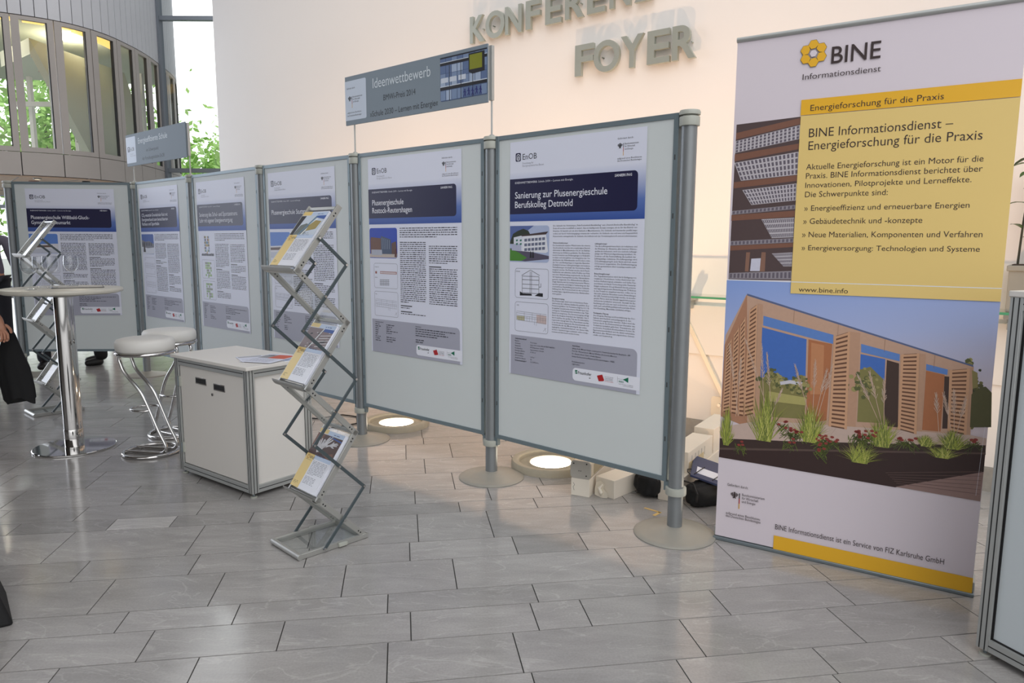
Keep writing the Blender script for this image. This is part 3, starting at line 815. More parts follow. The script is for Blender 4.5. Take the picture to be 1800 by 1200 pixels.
def eagle(b, x, z, s, y, m=INK, bg=PWHITE):
    # federal eagle emblem: head, spread wing feathers, tail
    b.flat([(x - s * .16, z + s * .1), (x + s * .16, z + s * .1), (x + s * .12, z - s * .5), (x - s * .12, z - s * .5)], m, y)
    b.flat([(x - s * .14, z + s * .32), (x - s * .02, z + s * .5), (x + s * .12, z + s * .42), (x + s * .13, z + s * .1), (x - s * .08, z + s * .1)], m, y)
    for sg in (-1, 1):
        for q in range(4):
            xx = x + sg * s * (.2 + q * .1)
            P = [(xx, z + s * (.38 - .05 * q)), (xx + sg * s * .075, z + s * (.34 - .05 * q)), (xx + sg * s * .06, z - s * (.34 - .09 * q)), (xx - sg * s * .01, z - s * (.38 - .09 * q))]
            b.flat(P, m, y)
        b.flat([(x + sg * s * .05, z - s * .3), (x + sg * s * .28, z - s * .55), (x + sg * s * .2, z - s * .6), (x, z - s * .5)], m, y)
def ministry(b, x, z, y, k=1.0, big=False):
    # emblem, tricolour bar and three lines beside it; x,z = eagle centre
    eagle(b, x, z, .024 * k, y)
    for q, m in enumerate((INK, PRED, PGOLD)): b.rect(x + .018 * k, z + (.009 - (q + 1) * .0194) * k, x + .021 * k, z + (.009 - q * .0194) * k, m, y)
    for q, s in enumerate(('Bundesministerium', 'für Wirtschaft', 'und Energie')): text(b, s, x + .027 * k, z + (.002 - q * .0125) * k, .0082 * k, INK, y, width=(.078, .058, .048)[q] * k, res=1)
def photo_school(b, x0, z0, x1, z1, y):           # white school wing with dark roof, lawn and sky
    W, H = x1 - x0, z1 - z0
    P = lambda l: [(x0 + u * W, z0 + v * H) for u, v in l]
    b.flat(rrect(x0, z0, x1, z1, .018, corners=(0, 1, 1, 0)), col('pale sky', 172, 184, 214), y)
    b.flat(P([(0, .55), (0, 1), (.62, 1), (.5, .9), (.3, .75)]), col('sky blue', 86, 104, 160), y - .0002)
    b.flat(P([(.0, .55), (.08, .78), (.2, .86), (.35, .92), (.48, .86), (.55, .72), (.5, .5), (0, .5)]), col('tree dark', 44, 52, 40), y - .0003)
    b.flat(P([(0, .2), (.0, .38), (.4, .32), (1, .18), (1, .1), (.4, .02), (.2, .04)]), col('asphalt', 84, 78, 98), y - .0003)
    b.flat(P([(0, .03), (0, .36), (.22, .27), (.45, .12), (.3, .03)]), col('lawn', 74, 132, 46), y - .0004)
    b.flat(P([(.1, .34), (.1, .68), (.34, .74), (.34, .3)]), col('render white', 214, 218, 230), y - .0005)
    b.flat(P([(.34, .3), (.34, .74), (.92, .78), (.98, .3), (.92, .26)]), col('render white2', 224, 226, 234), y - .0005)
    b.flat(P([(.28, .74), (.98, .84), (.92, .76), (.32, .71)]), col('roof brown', 66, 50, 52), y - .0006)
    for r in range(3):
        for q in range(6):
            u = .38 + q * .09; v = .64 - r * .13 + .008 * q
            b.flat(P([(u, v), (u + .07, v + .008), (u + .07, v - .07), (u, v - .075)]), col('window slate', 104, 110, 134), y - .0007)
    for r in range(2):
        for q in range(2): b.flat(P([(.16 + q * .1, .62 - r * .1), (.21 + q * .1, .63 - r * .1), (.21 + q * .1, .58 - r * .1), (.16 + q * .1, .57 - r * .1)]), col('window green', 60, 120, 104), y - .0007)
    b.flat(P([(.05, .32), (.05, .5), (.3, .5), (.3, .3)]), col('annex', 176, 180, 204), y - .0006)
    for u in (.52, .58): b.flat(P([(u, .12), (u + .01, .26), (u + .025, .32), (u + .04, .26), (u + .05, .12)]), INK, y - .0008)
def photo_blue(b, x0, z0, x1, z1, y):             # deep blue sky over a bronze and dark glass school building
    W, H = x1 - x0, z1 - z0
    P = lambda l: [(x0 + u * W, z0 + v * H) for u, v in l]
    b.flat(rrect(x0, z0, x1, z1, .018, corners=(0, 1, 1, 1)), col('deep blue', 40, 70, 176), y)
    b.flat(P([(0, .02), (0, .14), (1, .16), (.98, .02)]), col('forecourt', 190, 178, 168), y - .0003)
    b.flat(P([(.03, .14), (.03, .62), (.06, .7), (.42, .66), (.46, .14)]), col('bronze mesh', 110, 78, 66), y - .0004)
    b.flat(P([(.42, .14), (.42, .74), (.78, .62), (.8, .14)]), col('dark glass', 70, 84, 110), y - .0005)
    b.flat(P([(.06, .1), (.06, .28), (.45, .28), (.46, .1)]), col('pale plinth', 172, 176, 190), y - .0006)
    for q in range(5): b.flat(P([(.46 + q * .065, .3), (.46 + q * .065, .68 - q * .02), (.475 + q * .065, .68 - q * .02), (.475 + q * .065, .3)]), col('glass bar', 130, 140, 160), y - .0006)
    b.flat(P([(.8, .14), (.8, .5), (.96, .56), (.99, .14)]), col('brown tree', 96, 70, 60), y - .0005)
    b.flat(P([(.9, .05), (.93, .3), (.98, .34), (.98, .04)]), col('red figure', 90, 44, 40), y - .0007)
def photo_snow(b, x0, z0, x1, z1, y):
    W, H = x1 - x0, z1 - z0
    P = lambda l: [(x0 + u * W, z0 + v * H) for u, v in l]
    b.flat(rrect(x0, z0, x1, z1, .018, corners=(0, 1, 1, 0)), col('winter sky', 70, 100, 170), y)
    b.flat(P([(.0, .0), (0, .4), (.5, .34), (1, .38), (1, 0.02)]), col('snow', 214, 218, 230), y - .0003)
    b.flat(P([(0, .36), (0, .72), (.3, .62), (.62, .66), (1, .5), (1, .34), (.5, .3)]), col('grey building', 120, 122, 132), y - .0004)
    for q in range(6): b.flat(P([(.06 + q * .14, .42), (.06 + q * .14, .6), (.12 + q * .14, .59), (.12 + q * .14, .42)]), col('dark panes', 44, 50, 66), y - .0005)
    b.flat(P([(.1, .1), (.16, .5), (.2, .7), (.24, .48), (.3, .1)]), col('bare tree', 70, 64, 66), y - .0006)
def photo_flat(b, x0, z0, x1, z1, y):
    W, H = x1 - x0, z1 - z0
    P = lambda l: [(x0 + u * W, z0 + v * H) for u, v in l]
    b.flat(rrect(x0, z0, x1, z1, .018, corners=(0, 1, 1, 0)), col('clear blue', 92, 132, 206), y)
    b.flat(P([(0, .22), (0, .46), (1, .5), (1, .24)]), col('low wing', 216, 216, 224), y - .0003)
    b.flat(P([(0, .3), (0, .4), (.8, .43), (.8, .32)]), col('brown band', 110, 92, 86), y - .0004)
    b.flat(P([(0, 0), (0, .22), (1, .24), (1, .02)]), col('pale court', 196, 200, 214), y - .0003)
def plan_colour(b, x0, z0, x1, z1, y, cs):
    W, H = x1 - x0, z1 - z0
    rng = random.Random(int(x0 * 1e4) + int(z0 * 1e4))
    for q in range(5):
        for r in range(6):
            if rng.random() < .25: continue
            u = .25 + q * .1; v = .12 + r * .13
            b.rect(x0 + u * W, z0 + v * H, x0 + (u + .09) * W, z0 + (v + .11) * H, rng.choice(cs), y)
    b.rect(x0 + .45 * W, z0 + .04 * H, x0 + .53 * W, z0 + .14 * H, cs[0], y)
def outline(b, x0, z0, x1, z1, r, w, m, y):
    o = rrect(x0, z0, x1, z1, r); i = rrect(x0 + w, z0 + w, x1 - w, z1 - w, max(r - w, .002))
    n = len(o)
    for k in range(n):
        b.flat([o[k], o[(k + 1) % n], i[(k + 1) % n], i[k]], m, y)
def line(b, x0, z0, x1, z1, w, m, y):
    d = Vector((x1 - x0, z1 - z0)); q = Vector((-d.y, d.x)).normalized() * w / 2
    b.flat([(x0 - q.x, z0 - q.y), (x1 - q.x, z1 - q.y), (x1 + q.x, z1 + q.y), (x0 + q.x, z0 + q.y)], m, y)
def section(b, x0, z0, x1, z1, y):            # house cross-section drawing
    W, H = x1 - x0, z1 - z0; p = lambda u, v: (x0 + u * W, z0 + v * H)
    w = .0022
    def ln(a, c, ww=w): line(b, *p(*a), *p(*c), ww, INK, y)
    for u in (.22, .46, .5, .72): ln((u, .18), (u, .74 if u in (.22, .72) else .9))
    for v in (.18, .33, .47, .62, .74): ln((.22, v), (.72, v))
    ln((.2, .76), (.47, .95)); ln((.47, .95), (.74, .78)); ln((.72, .4), (.78, .4)); ln((.78, .4), (.78, .52))
    b.flat([p(.15, .08), p(.15, .22), p(.24, .16), p(.5, .16), p(.52, .1)], INK, y); b.flat([p(.6, .1), p(.72, .2), p(.84, .2), p(.84, .08)], INK, y)
    text(b, 'Schnitt', x0 + .02 * W, z0 + .87 * H, .008, INK, y, res=1)
def plan(b, x0, z0, x1, z1, y, tint=True, lab='OG'):
    W, H = x1 - x0, z1 - z0; p = lambda u, v: (x0 + u * W, z0 + v * H)
    def ln(a, c, ww=.0013): line(b, *p(*a), *p(*c), ww, LINEG, y - .0002)
    if tint:
        b.flat([p(.66, .34), p(.66, .62), p(.95, .6), p(.95, .32)], col('plan rose', 206, 186, 184), y)
        b.flat([p(.06, .4), p(.06, .52), p(.3, .52), p(.3, .38), p(.12, .38)], col('plan khaki', 186, 182, 150), y)
    for v in (.36, .46, .52, .6, .66): ln((.05, v + .02), (.95, v - .02))
    for k in range(12): ln((.05 + k * .08, .37), (.05 + k * .08, .52 if k % 3 else .66))
    ln((.6, .36), (.6, .26)); ln((.66, .36), (.66, .24)); line(b, *p(.86, .08), *p(.95, .2), .0013, LINEG, y); line(b, *p(.95, .08), *p(.9, .2), .0013, LINEG, y)
    text(b, lab, x0 + .05 * W, z0 + .86 * H, .008, INK, y, res=1)

DETMOLD = dict(
 intro=['Die Gebäude des Schulcampus „Felix-Fechenbach-Berufskolleg“ und „Dietrich-Bonhoeffer-Berufskolleg“ in', 'Detmold werden modellhaft so saniert, dass sie künftig mehr Energie erzeugen, als sie für den Betrieb ver-', 'brauchen. Es handelt sich um drei Gebäude in Massivbauweise. Die Gebäude sind zueinander parallel ange-', 'ordnet und durch Verbindungsgänge miteinander verbunden. Im Gebäude eins und zwei sind hauptsächlich', 'Klassenräume untergebracht. Im Gebäude drei befindet sich der Verwaltungsbereich und ein Lehrrestaurant.'],
 c1=['*Wärmeschutzkonzept', 'Die bestehende massive Wand sowie die oberste', 'Geschossdecke werden mit vorgefertigten Bauteil-', 'elementen in Modulbauweise mit 36 cm Einblas-', 'dämmung aus Zellulose gedämmt. Die Bauteilele-', 'mente bestehen aus Holzstegträger in Holztafel-', 'modulen und ermöglichen eine Integration der Un-', 'ebenheiten der Altbaufassaden und Decken sowie', 'der Vor- und Rücksprünge in tragenden Bauteilen.', 'Zusätzlich können Lüftungsleitungen und weitere', 'Verteilleitungen innerhalb der thermischen Hülle', 'integriert werden. Die Fenster werden durch Passiv-', 'hausfenster mit schmalen, tiefen Profilen aus Holz', 'mit einer Alubekleidung ausgetauscht. Im Bereich', 'der massiven Fensterpfeiler werden Vakuumdämm-', 'paneele eingesetzt. Die Altbausubstanz (Beton,', 'Ziegel, Estriche) wird als niedrig temperierter Wärme-', 'speicher genutzt und trägt in Verbindung mit der', 'sommerlichen Nachtlüftung zur passiven Gebäude-', 'kühlung bei. Als Sonnenschutz ist ein technisch', 'hochwertiges, tageslichtoptimiertes Glaslamellen-', '!weise geplant.', '', '*Energieversorgung', 'Die Heizenergie wird vom vorhandenen Fern-', 'wärmenetz der örtlichen Stadtwerke geliefert. Der', 'Primärenergiefaktor der Fernwärme liegt bei 0,11. Es', 'ist geplant, bestehende interne Heizkörper mit', 'verringerter Vorlauftemperatur weiterhin in das TGA-', 'System zu integrieren. Die Stromerzeugung erfolgt', 'durch das integrale Solardach der Gebäude 1 bis 3,', 'durch welches der größte Teil des Strombedarfes', 'regenerativ erzeugt wird. Die Überschüsse werden', 'in das Stromnetz eingespeist. Die Steuerzentrale und', 'Schnittstelle für das Monitoring ist das online', 'zugängliche Gebäudeleit-System, mit dessen Hilfe', 'weitere Optimierungen jederzeit online vorge-', '!nommen und überwacht werden können.'],
 c2=['*Lüftungskonzept', 'Um die Lüftungswärmeverluste zu reduzieren und', 'die Nutzung der Abwärme aller interner Wärme-', 'quellen zu verbessern, wird eine zentrale Lüftungs-', 'anlage mit Wärmerückgewinnung installiert. Im', 'Sommer soll die Fensterlüftung die Laufzeit der', 'Lüftungsanlage reduzieren. Die Lüftungsanlage wird', 'CO2-abhängig geregelt. Jeder Raum wird mit einem', 'CO2-Sensor ausgestattet. Die Zulufteinbringung', 'erfolgt geräuscharm über neuartige textile Luft-', '!schläuche.', '', '*Beleuchtungskonzept', 'Die Tageslichtsituation wird durch Einfügung von', 'verglasten Oberlichtern, hellen Anstrichen mit', 'hohem Reflexionsgrad, schmalen und tiefen Fen-', 'sterrahmen und durch Vermeidung tiefer Fensterlai-', 'bungen verbessert. Die größtenteils bereits präsenz-', 'und tageslichtgesteuerte Beleuchtung mit T5-Röhren', 'in den Vorjahren eingebaut wurden, sollen nur in', 'den nicht sanierten Bereichen neuste Entwicklungen', 'der LED-Technik berücksichtigt werden. In innenlie-', 'genden Fluren wird der Einsatz tageslichtbezogener', 'variierender Lichtfarben untersucht. Auswahl der Be-', 'leuchtung soll nicht nur nach technischen, sondern', 'auch nach aufenthaltsqualitätsverbessernden Krite-', '!rien (Gestaltung, Materialität, Lichtfarbe) erfolgen.', '', '*Partizipative Planung', 'Die integrale Planung und Durchführung des Vor-', 'habens wird fachlich und pädagogisch in den', 'Unterricht eingebunden werden. Dabei wird das', 'Lernen durch den Demonstrations-Charakter des', 'Vorhabens zusätzlich gefördert. Transparente, gut', 'moderierte, freundliche Kommunikation fördert die', 'Eigenverantwortlichkeit und die damit verbundene', 'Motivation aller Akteure zum angestrebten Gemein-', '!schafts- und Gesamterfolg.'],
 tab=[('Bauherr', 'Kreis Lippe'), ('Architekt', 'pape oder semke ARCHITEKTURBÜRO'), ('Bauphysik', 'BCS-Ingenieure GmbH'), ('Energieplaner', 'Ingenieurbüro Schmidt'), ('Nettogrundfläche', '10.035 m²'), ('Hauptnutzfläche', ''), ('A/V-Verhältnis', '0,35 m⁻¹'), ('Anzahl der Klassen', '33'), ('Primärenergiebedarf', '31,2 kWh/m²a')],
 aut=['*Autorinnen', 'Johann Reiß, Michael Geiger, Linda Lyslow, Fraunhofer-Institut für Bauphysik – IBP', 'Prof. Dr. Werner Jensch, Manuel Winkler, Hochschule München', 'Dr. Annette Roser, Karin Schakib-Ekbatan,', 'Institut für Ressourceneffizienz und Energiestrategien – IREES', '', 'Förderkennzeichen', '03ET1075C'])

POSTERS = [
 dict(t=['Sanierung zur Plusenergieschule', 'Berufskolleg Detmold'], w=[.615, .40], tagw='SANIERUNG', photo=photo_school, draw=('section', 'plan'), full=True, lab='poster headed Sanierung zur Plusenergieschule on the rightmost board'),
 dict(t=['Plusenergieschule', 'Rostock-Reutershagen'], w=[.315, .395], tagw='SANIERUNG', photo=photo_blue, draw=('elev', 'plan'), lab='poster headed Plusenergieschule Rostock-Reutershagen with a deep blue sky photo'),
 dict(t=['Plusenergieschule Stuttgart'], w=[.50], tagw='SANIERUNG', photo=photo_flat, draw=('planw', 'planw'), lab='poster with a one-line title, half hidden behind the front brochure rack'),
 dict(t=['Sanierung des Schul- und Sportzentrums', 'Lohr mit eigener Energieversorgung'], w=[.70, .61], tagw='SANIERUNG', photo=None, draw=('green', 'green'), lab='poster with small coloured floor plans, on the board right behind the white cabinet'),
 dict(t=['CO₂-neutrale Grundschule Ruit mit', 'Energieverbund zum benachbarten', 'Rathaus und Sporthalle'], w=[.60, .60, .40], tagw='NEUBAU', photo=photo_snow, draw=('plan', 'plan'), lab='poster with a three-line title and a snowy building photo, under the short header sign'),
 dict(t=['Plusenergieschule Willibald-Gluck-', 'Gymnasium Neumarkt'], w=[.575, .385], tagw='NEUBAU', photo=photo_flat, draw=('plan', 'plan'), lab='poster headed Plusenergieschule Willibald-Gluck behind the chrome bar table'),
]
def build_poster(k, P):
    bt, A, ang, L = BOARD[k]
    PW = .872
    x0 = (.155, .150, .115, .125, .115, .04 + .13)[k]
    z0 = (.660, .660, .640, .635, .635, .635)[k]
    rng = random.Random(40 + k)
    t = empty('poster', (A.x + math.cos(ang) * x0 + math.sin(ang) * .0135, A.y + math.sin(ang) * x0 - math.cos(ang) * .0135, z0), ang, P['lab'], 'poster', 'school posters on the boards')
    b = MB(); b.box((0, -.0006, 0), (PW, 0, PH), M_PAPER); b.build('sheet', t, smooth=0)
    y = -.0012
    # heading band
    b = MB(); b.rect(0, V(.428), PW, V(.165), BANDM, y); b.flat(rrect(0, V(.388), .829, V(.198), .022, corners=(0, 1, 1, 0)), NAVY, y - .0004); b.build('title_band', t, smooth=0)
    b = MB(); ty = y - .001
    text(b, 'IDEENWETTBEWERB: Schule 2030 – Lernen mit Energie', .039, V(.2245), .0105, PWHITE, ty, width=.40, res=1)
    b.build('contest_line', t, smooth=0); b = MB(); text(b, P['tagw'], .795, V(.2225), .0125, PWHITE, ty, res=1, off=.012, align='R')
    b.build('category_word', t, smooth=0); b = MB()
    n = len(P['t'])
    for q, s in enumerate(P['t']):
        v = {1: [.318], 2: [.3035, .3545], 3: [.279, .322, .365]}[n][q]
        text(b, s, .039, V(v), .0345 if n < 3 else .030, PWHITE, ty, width=P['w'][q], res=3, off=.004)
    b.build('title_text', t, smooth=0)
    # letterhead
    b = MB()
    b.flat(rrect(.041, V(.105), .079, V(.06), .008), NAVY, y); b.flat(rrect(.048, V(.1015), .0735, V(.066), .012), PWHITE, y - .0003); b.flat(rrect(.0505, V(.099), .071, V(.070), .009), NAVY, y - .0005)
    b.flat([(.0535, V(.097)), (.0685, V(.097)), (.0685, V(.084)), (.061, V(.075)), (.0535, V(.084))], PWHITE, y - .0007); b.rect(.058, V(.096), .0645, V(.082), NAVY, y - .0009)
    b.build('logo', t, smooth=0)
    b = MB(); text(b, 'EnOB', .092, V(.0975), .030, INKB, y, width=.101, res=2); b.build('logo_word', t, smooth=0); b = MB()
    text(b, 'Forschung für', .092, V(.1215), .0105, INKG, y, width=.078, res=1); text(b, 'Energieoptimiertes Bauen', .092, V(.1355), .0105, INKG, y, width=.15, res=1); b.build('logo_tagline', t, smooth=0); b = MB()
    text(b, 'Gefördert durch:', .706, V(.0465), .0085, INKB, y, width=.092, res=1)
    text(b, 'aufgrund eines Beschlusses', .708, V(.1405), .0078, INKB, y, width=.138, res=1); text(b, 'des Deutschen Bundestages', .708, V(.1515), .0078, INKB, y, width=.138, res=1)
    b.build('funding_text', t, smooth=0)
    b = MB(); ministry(b, .722, V(.075), y); b.build('ministry_emblem', t, smooth=0)
    # pictures
    b = MB()
    if P['photo']: P['photo'](b, 0.002, V(.65), .285, V(.452), y)
    else:
        plan_colour(b, .06, V(.635), .25, V(.452), y, [col('plan ochre', 190, 160, 110), col('plan blue', 110, 140, 176), col('plan brown', 130, 100, 84), col('plan olive', 150, 160, 120)])
        for q in range(14): b.rect(.045 + q * .017, V(.648), .058 + q * .017, V(.632) + rng.uniform(0, .008), INKB, y)
    b.build('photograph', t, smooth=0)
    for q, (a, c) in enumerate(((.684, .849), (.871, 1.037))):
        b = MB(); outline(b, .042, V(c), .284, V(a), .016, .0018, LINEG, y)
        kind = P['draw'][q]
        if kind == 'section': section(b, .042, V(c), .284, V(a), y)
        elif kind == 'elev':
            text(b, 'Südansicht', .05, V(a + .028), .007, INK, y, res=1); text(b, 'Schnitt', .05, V(a + .098), .007, INK, y, res=1)
            b.rect(.055, V(a + .07), .072, V(a + .054), col('brick red', 150, 84, 76), y); b.rect(.105, V(a + .07), .275, V(a + .053), col('brick red2', 166, 112, 104), y)
            for w in range(14): b.rect(.11 + w * .0115, V(a + .067), .117 + w * .0115, V(a + .057), PWHITE, y - .0003)
            for w in range(4): line(b, .10, V(a + .112 + w * .011), .20, V(a + .108 + w * .011), .0022, INKB, y)
            for w in range(6): line(b, .108 + w * .016, V(a + .105), .108 + w * .016, V(a + .148), .0018, INKB, y)
        elif kind == 'green': plan_colour(b, .042, V(c), .284, V(a), y, [col('plan green', 150, 186, 130), col('plan green2', 176, 200, 150), col('plan grey', 150, 156, 146)])
        else: plan(b, .042, V(c), .284, V(a), y, tint=(k == 0), lab='OG' if k == 0 else 'EG')
        b.build('plan_drawing', t, smooth=0)
    # running text
    def column(b, lines, x, w, v0, dv, h):
        v = v0
        for s in lines:
            if s: 
                bold = s[0] == '*'; raw = s[0] == '!'
                text(b, s[1:] if bold or raw else s, x, V(v), h, INKB if not bold else INK, y, width=None if (bold or raw) else w, res=1, off=.012 if bold else .003, maxstretch=1.15 if not (bold or raw) else None)
            v += dv
    if P.get('full'):
        b = MB(); column(b, DETMOLD['intro'], .311, .523, .458, .0138, .0078); b.build('intro_text', t, smooth=0)
        b = MB(); column(b, DETMOLD['c1'], .311, .245, .548, .01283, .0076); b.build('text_column', t, smooth=0)
        b = MB(); column(b, DETMOLD['c2'], .585, .25, .551, .01255, .0076); b.build('text_column', t, smooth=0)
    else:
        b = MB()
        for q in range(5): scribble(b, .311, V(.458 + q * .0138), .834, .0052, INKB, y, rng, q < 4)
        b.build('intro_text', t, smooth=0)
        for ci, (xa, xb, va, vb) in enumerate(((.311, .556, .548, 1.02), (.585, .835, .551 + (.02 if k == 1 else 0), .93 if k in (1, 3) else 1.0))):
            b = MB(); v = va; brk = sorted(rng.sample(range(9, 34), 2))
            q = 0
            while v < vb:
                if q in brk: v += .0128; text_w = .11; b.rect(xa, V(v), xa + text_w, V(v) + .0062, INK, y)
                else: scribble(b, xa, V(v), xb, .0050, INKB, y, rng, (q + 1) not in brk)
                v += .0128; q += 1
            b.build('text_column', t, smooth=0)
    # info box
    b = MB(); b.flat(rrect(.012, 0.0, .853, V(1.061), .03, corners=(0, 0, 1, 0)), BOXG, y); b.flat(rrect(.457, V(1.266), .872, V(1.198), .02, corners=(1, 0, 0, 1)), PWHITE, y - .0004); b.build('info_box', t, smooth=0)
    b = MB(); yy = y - .001
    if P.get('full'):
        text(b, 'Gebäudesteckbrief', .045, V(1.083), .0078, INK, yy, width=.086, res=1, off=.014)
        for q, (s1, s2) in enumerate(DETMOLD['tab']):
            text(b, s1, .045, V(1.0965 + q * .0138), .0072, INK, yy, res=1)
            if s2: text(b, s2, .16, V(1.0965 + q * .0138), .0072, INK, yy, res=1)
        text(b, 'nach DIN EN und ENEV', .045, V(1.0965 + 9 * .0125), .0052, INK, yy, res=1)
        b.build('facts_text', t, smooth=0); b = MB()
        for q, s in enumerate(DETMOLD['aut']):
            if s: text(b, s.lstrip('*'), .452, V(1.085 + q * .0142), .0074, INK, yy, res=1, off=.014 if s[0] == '*' else .002)
    else:
        c_ = MB(); text(b, 'Gebäudesteckbrief', .045, V(1.083), .0078, INK, yy, width=.086, res=1, off=.014); text(c_, 'Autorinnen', .452, V(1.085), .0078, INK, yy, res=1, off=.014)
        for q in range(9):
            scribble(b, .045, V(1.0965 + q * .0138), .12, .005, INKB, yy, rng, False)
            if q != 5: scribble(b, .16, V(1.0965 + q * .0138), .30, .005, INKB, yy, rng, False)
        for q in range(4): scribble(c_, .452, V(1.099 + q * .0142), .82, .005, INKB, yy, rng, q == 0)
        for q in range(2): scribble(c_, .452, V(1.17 + q * .0138), .53, .005, INKB, yy, rng, True)
        b.build('facts_text', t, smooth=0); b = c_
    b.build('authors_text', t, smooth=0)
    b = MB()
    b.rect(.474, V(1.229), .489, V(1.209), PGREEN, yy); line(b, .474, V(1.222), .489, V(1.214), .0014, PWHITE, yy - .0003); line(b, .474, V(1.227), .489, V(1.219), .0012, PWHITE, yy - .0003)
    text(b, 'Fraunhofer', .494, V(1.2285), .0155, INK, yy, width=.086, res=2, off=.008); text(b, 'IBP', .565, V(1.2445), .006, INK, yy, res=1, off=.01); b.build('partner_logo', t, smooth=0); b = MB()
    b.flat([(.615, V(1.222)), (.648, V(1.212)), (.661, V(1.240)), (.655, V(1.246)), (.627, V(1.2495))], PRED, yy)
    for q, s in enumerate(('HOCHSCHULE', 'FÜR ANGEWANDTE', 'WISSENSCHAFTEN', 'MÜNCHEN')): text(b, s, .664, V(1.223 + q * .0078), .0042, INKB if q < 3 else PRED, yy, width=(.052, .05, .05, .052)[q], res=1)
    b.build('partner_logo', t, smooth=0); b = MB()
    b.flat([(.774, V(1.221)), (.806, V(1.207)), (.806, V(1.234))], PGREEN, yy); line(b, .742, V(1.241), .742, V(1.21), .001, LINEG, yy); line(b, .742, V(1.221), .774, V(1.221), .001, LINEG, yy)
    text(b, 'IREES', .75, V(1.238), .009, PGREEN, yy, res=1, off=.01); text(b, 'Institut für Ressourceneffizienz', .75, V(1.2475), .0038, INK, yy, width=.085, res=1); text(b, 'und Energiestrategien', .775, V(1.2545), .0038, INK, yy, width=.06, res=1)
    b.build('partner_logo', t, smooth=0)
for k, P in enumerate(POSTERS): build_poster(k, P)

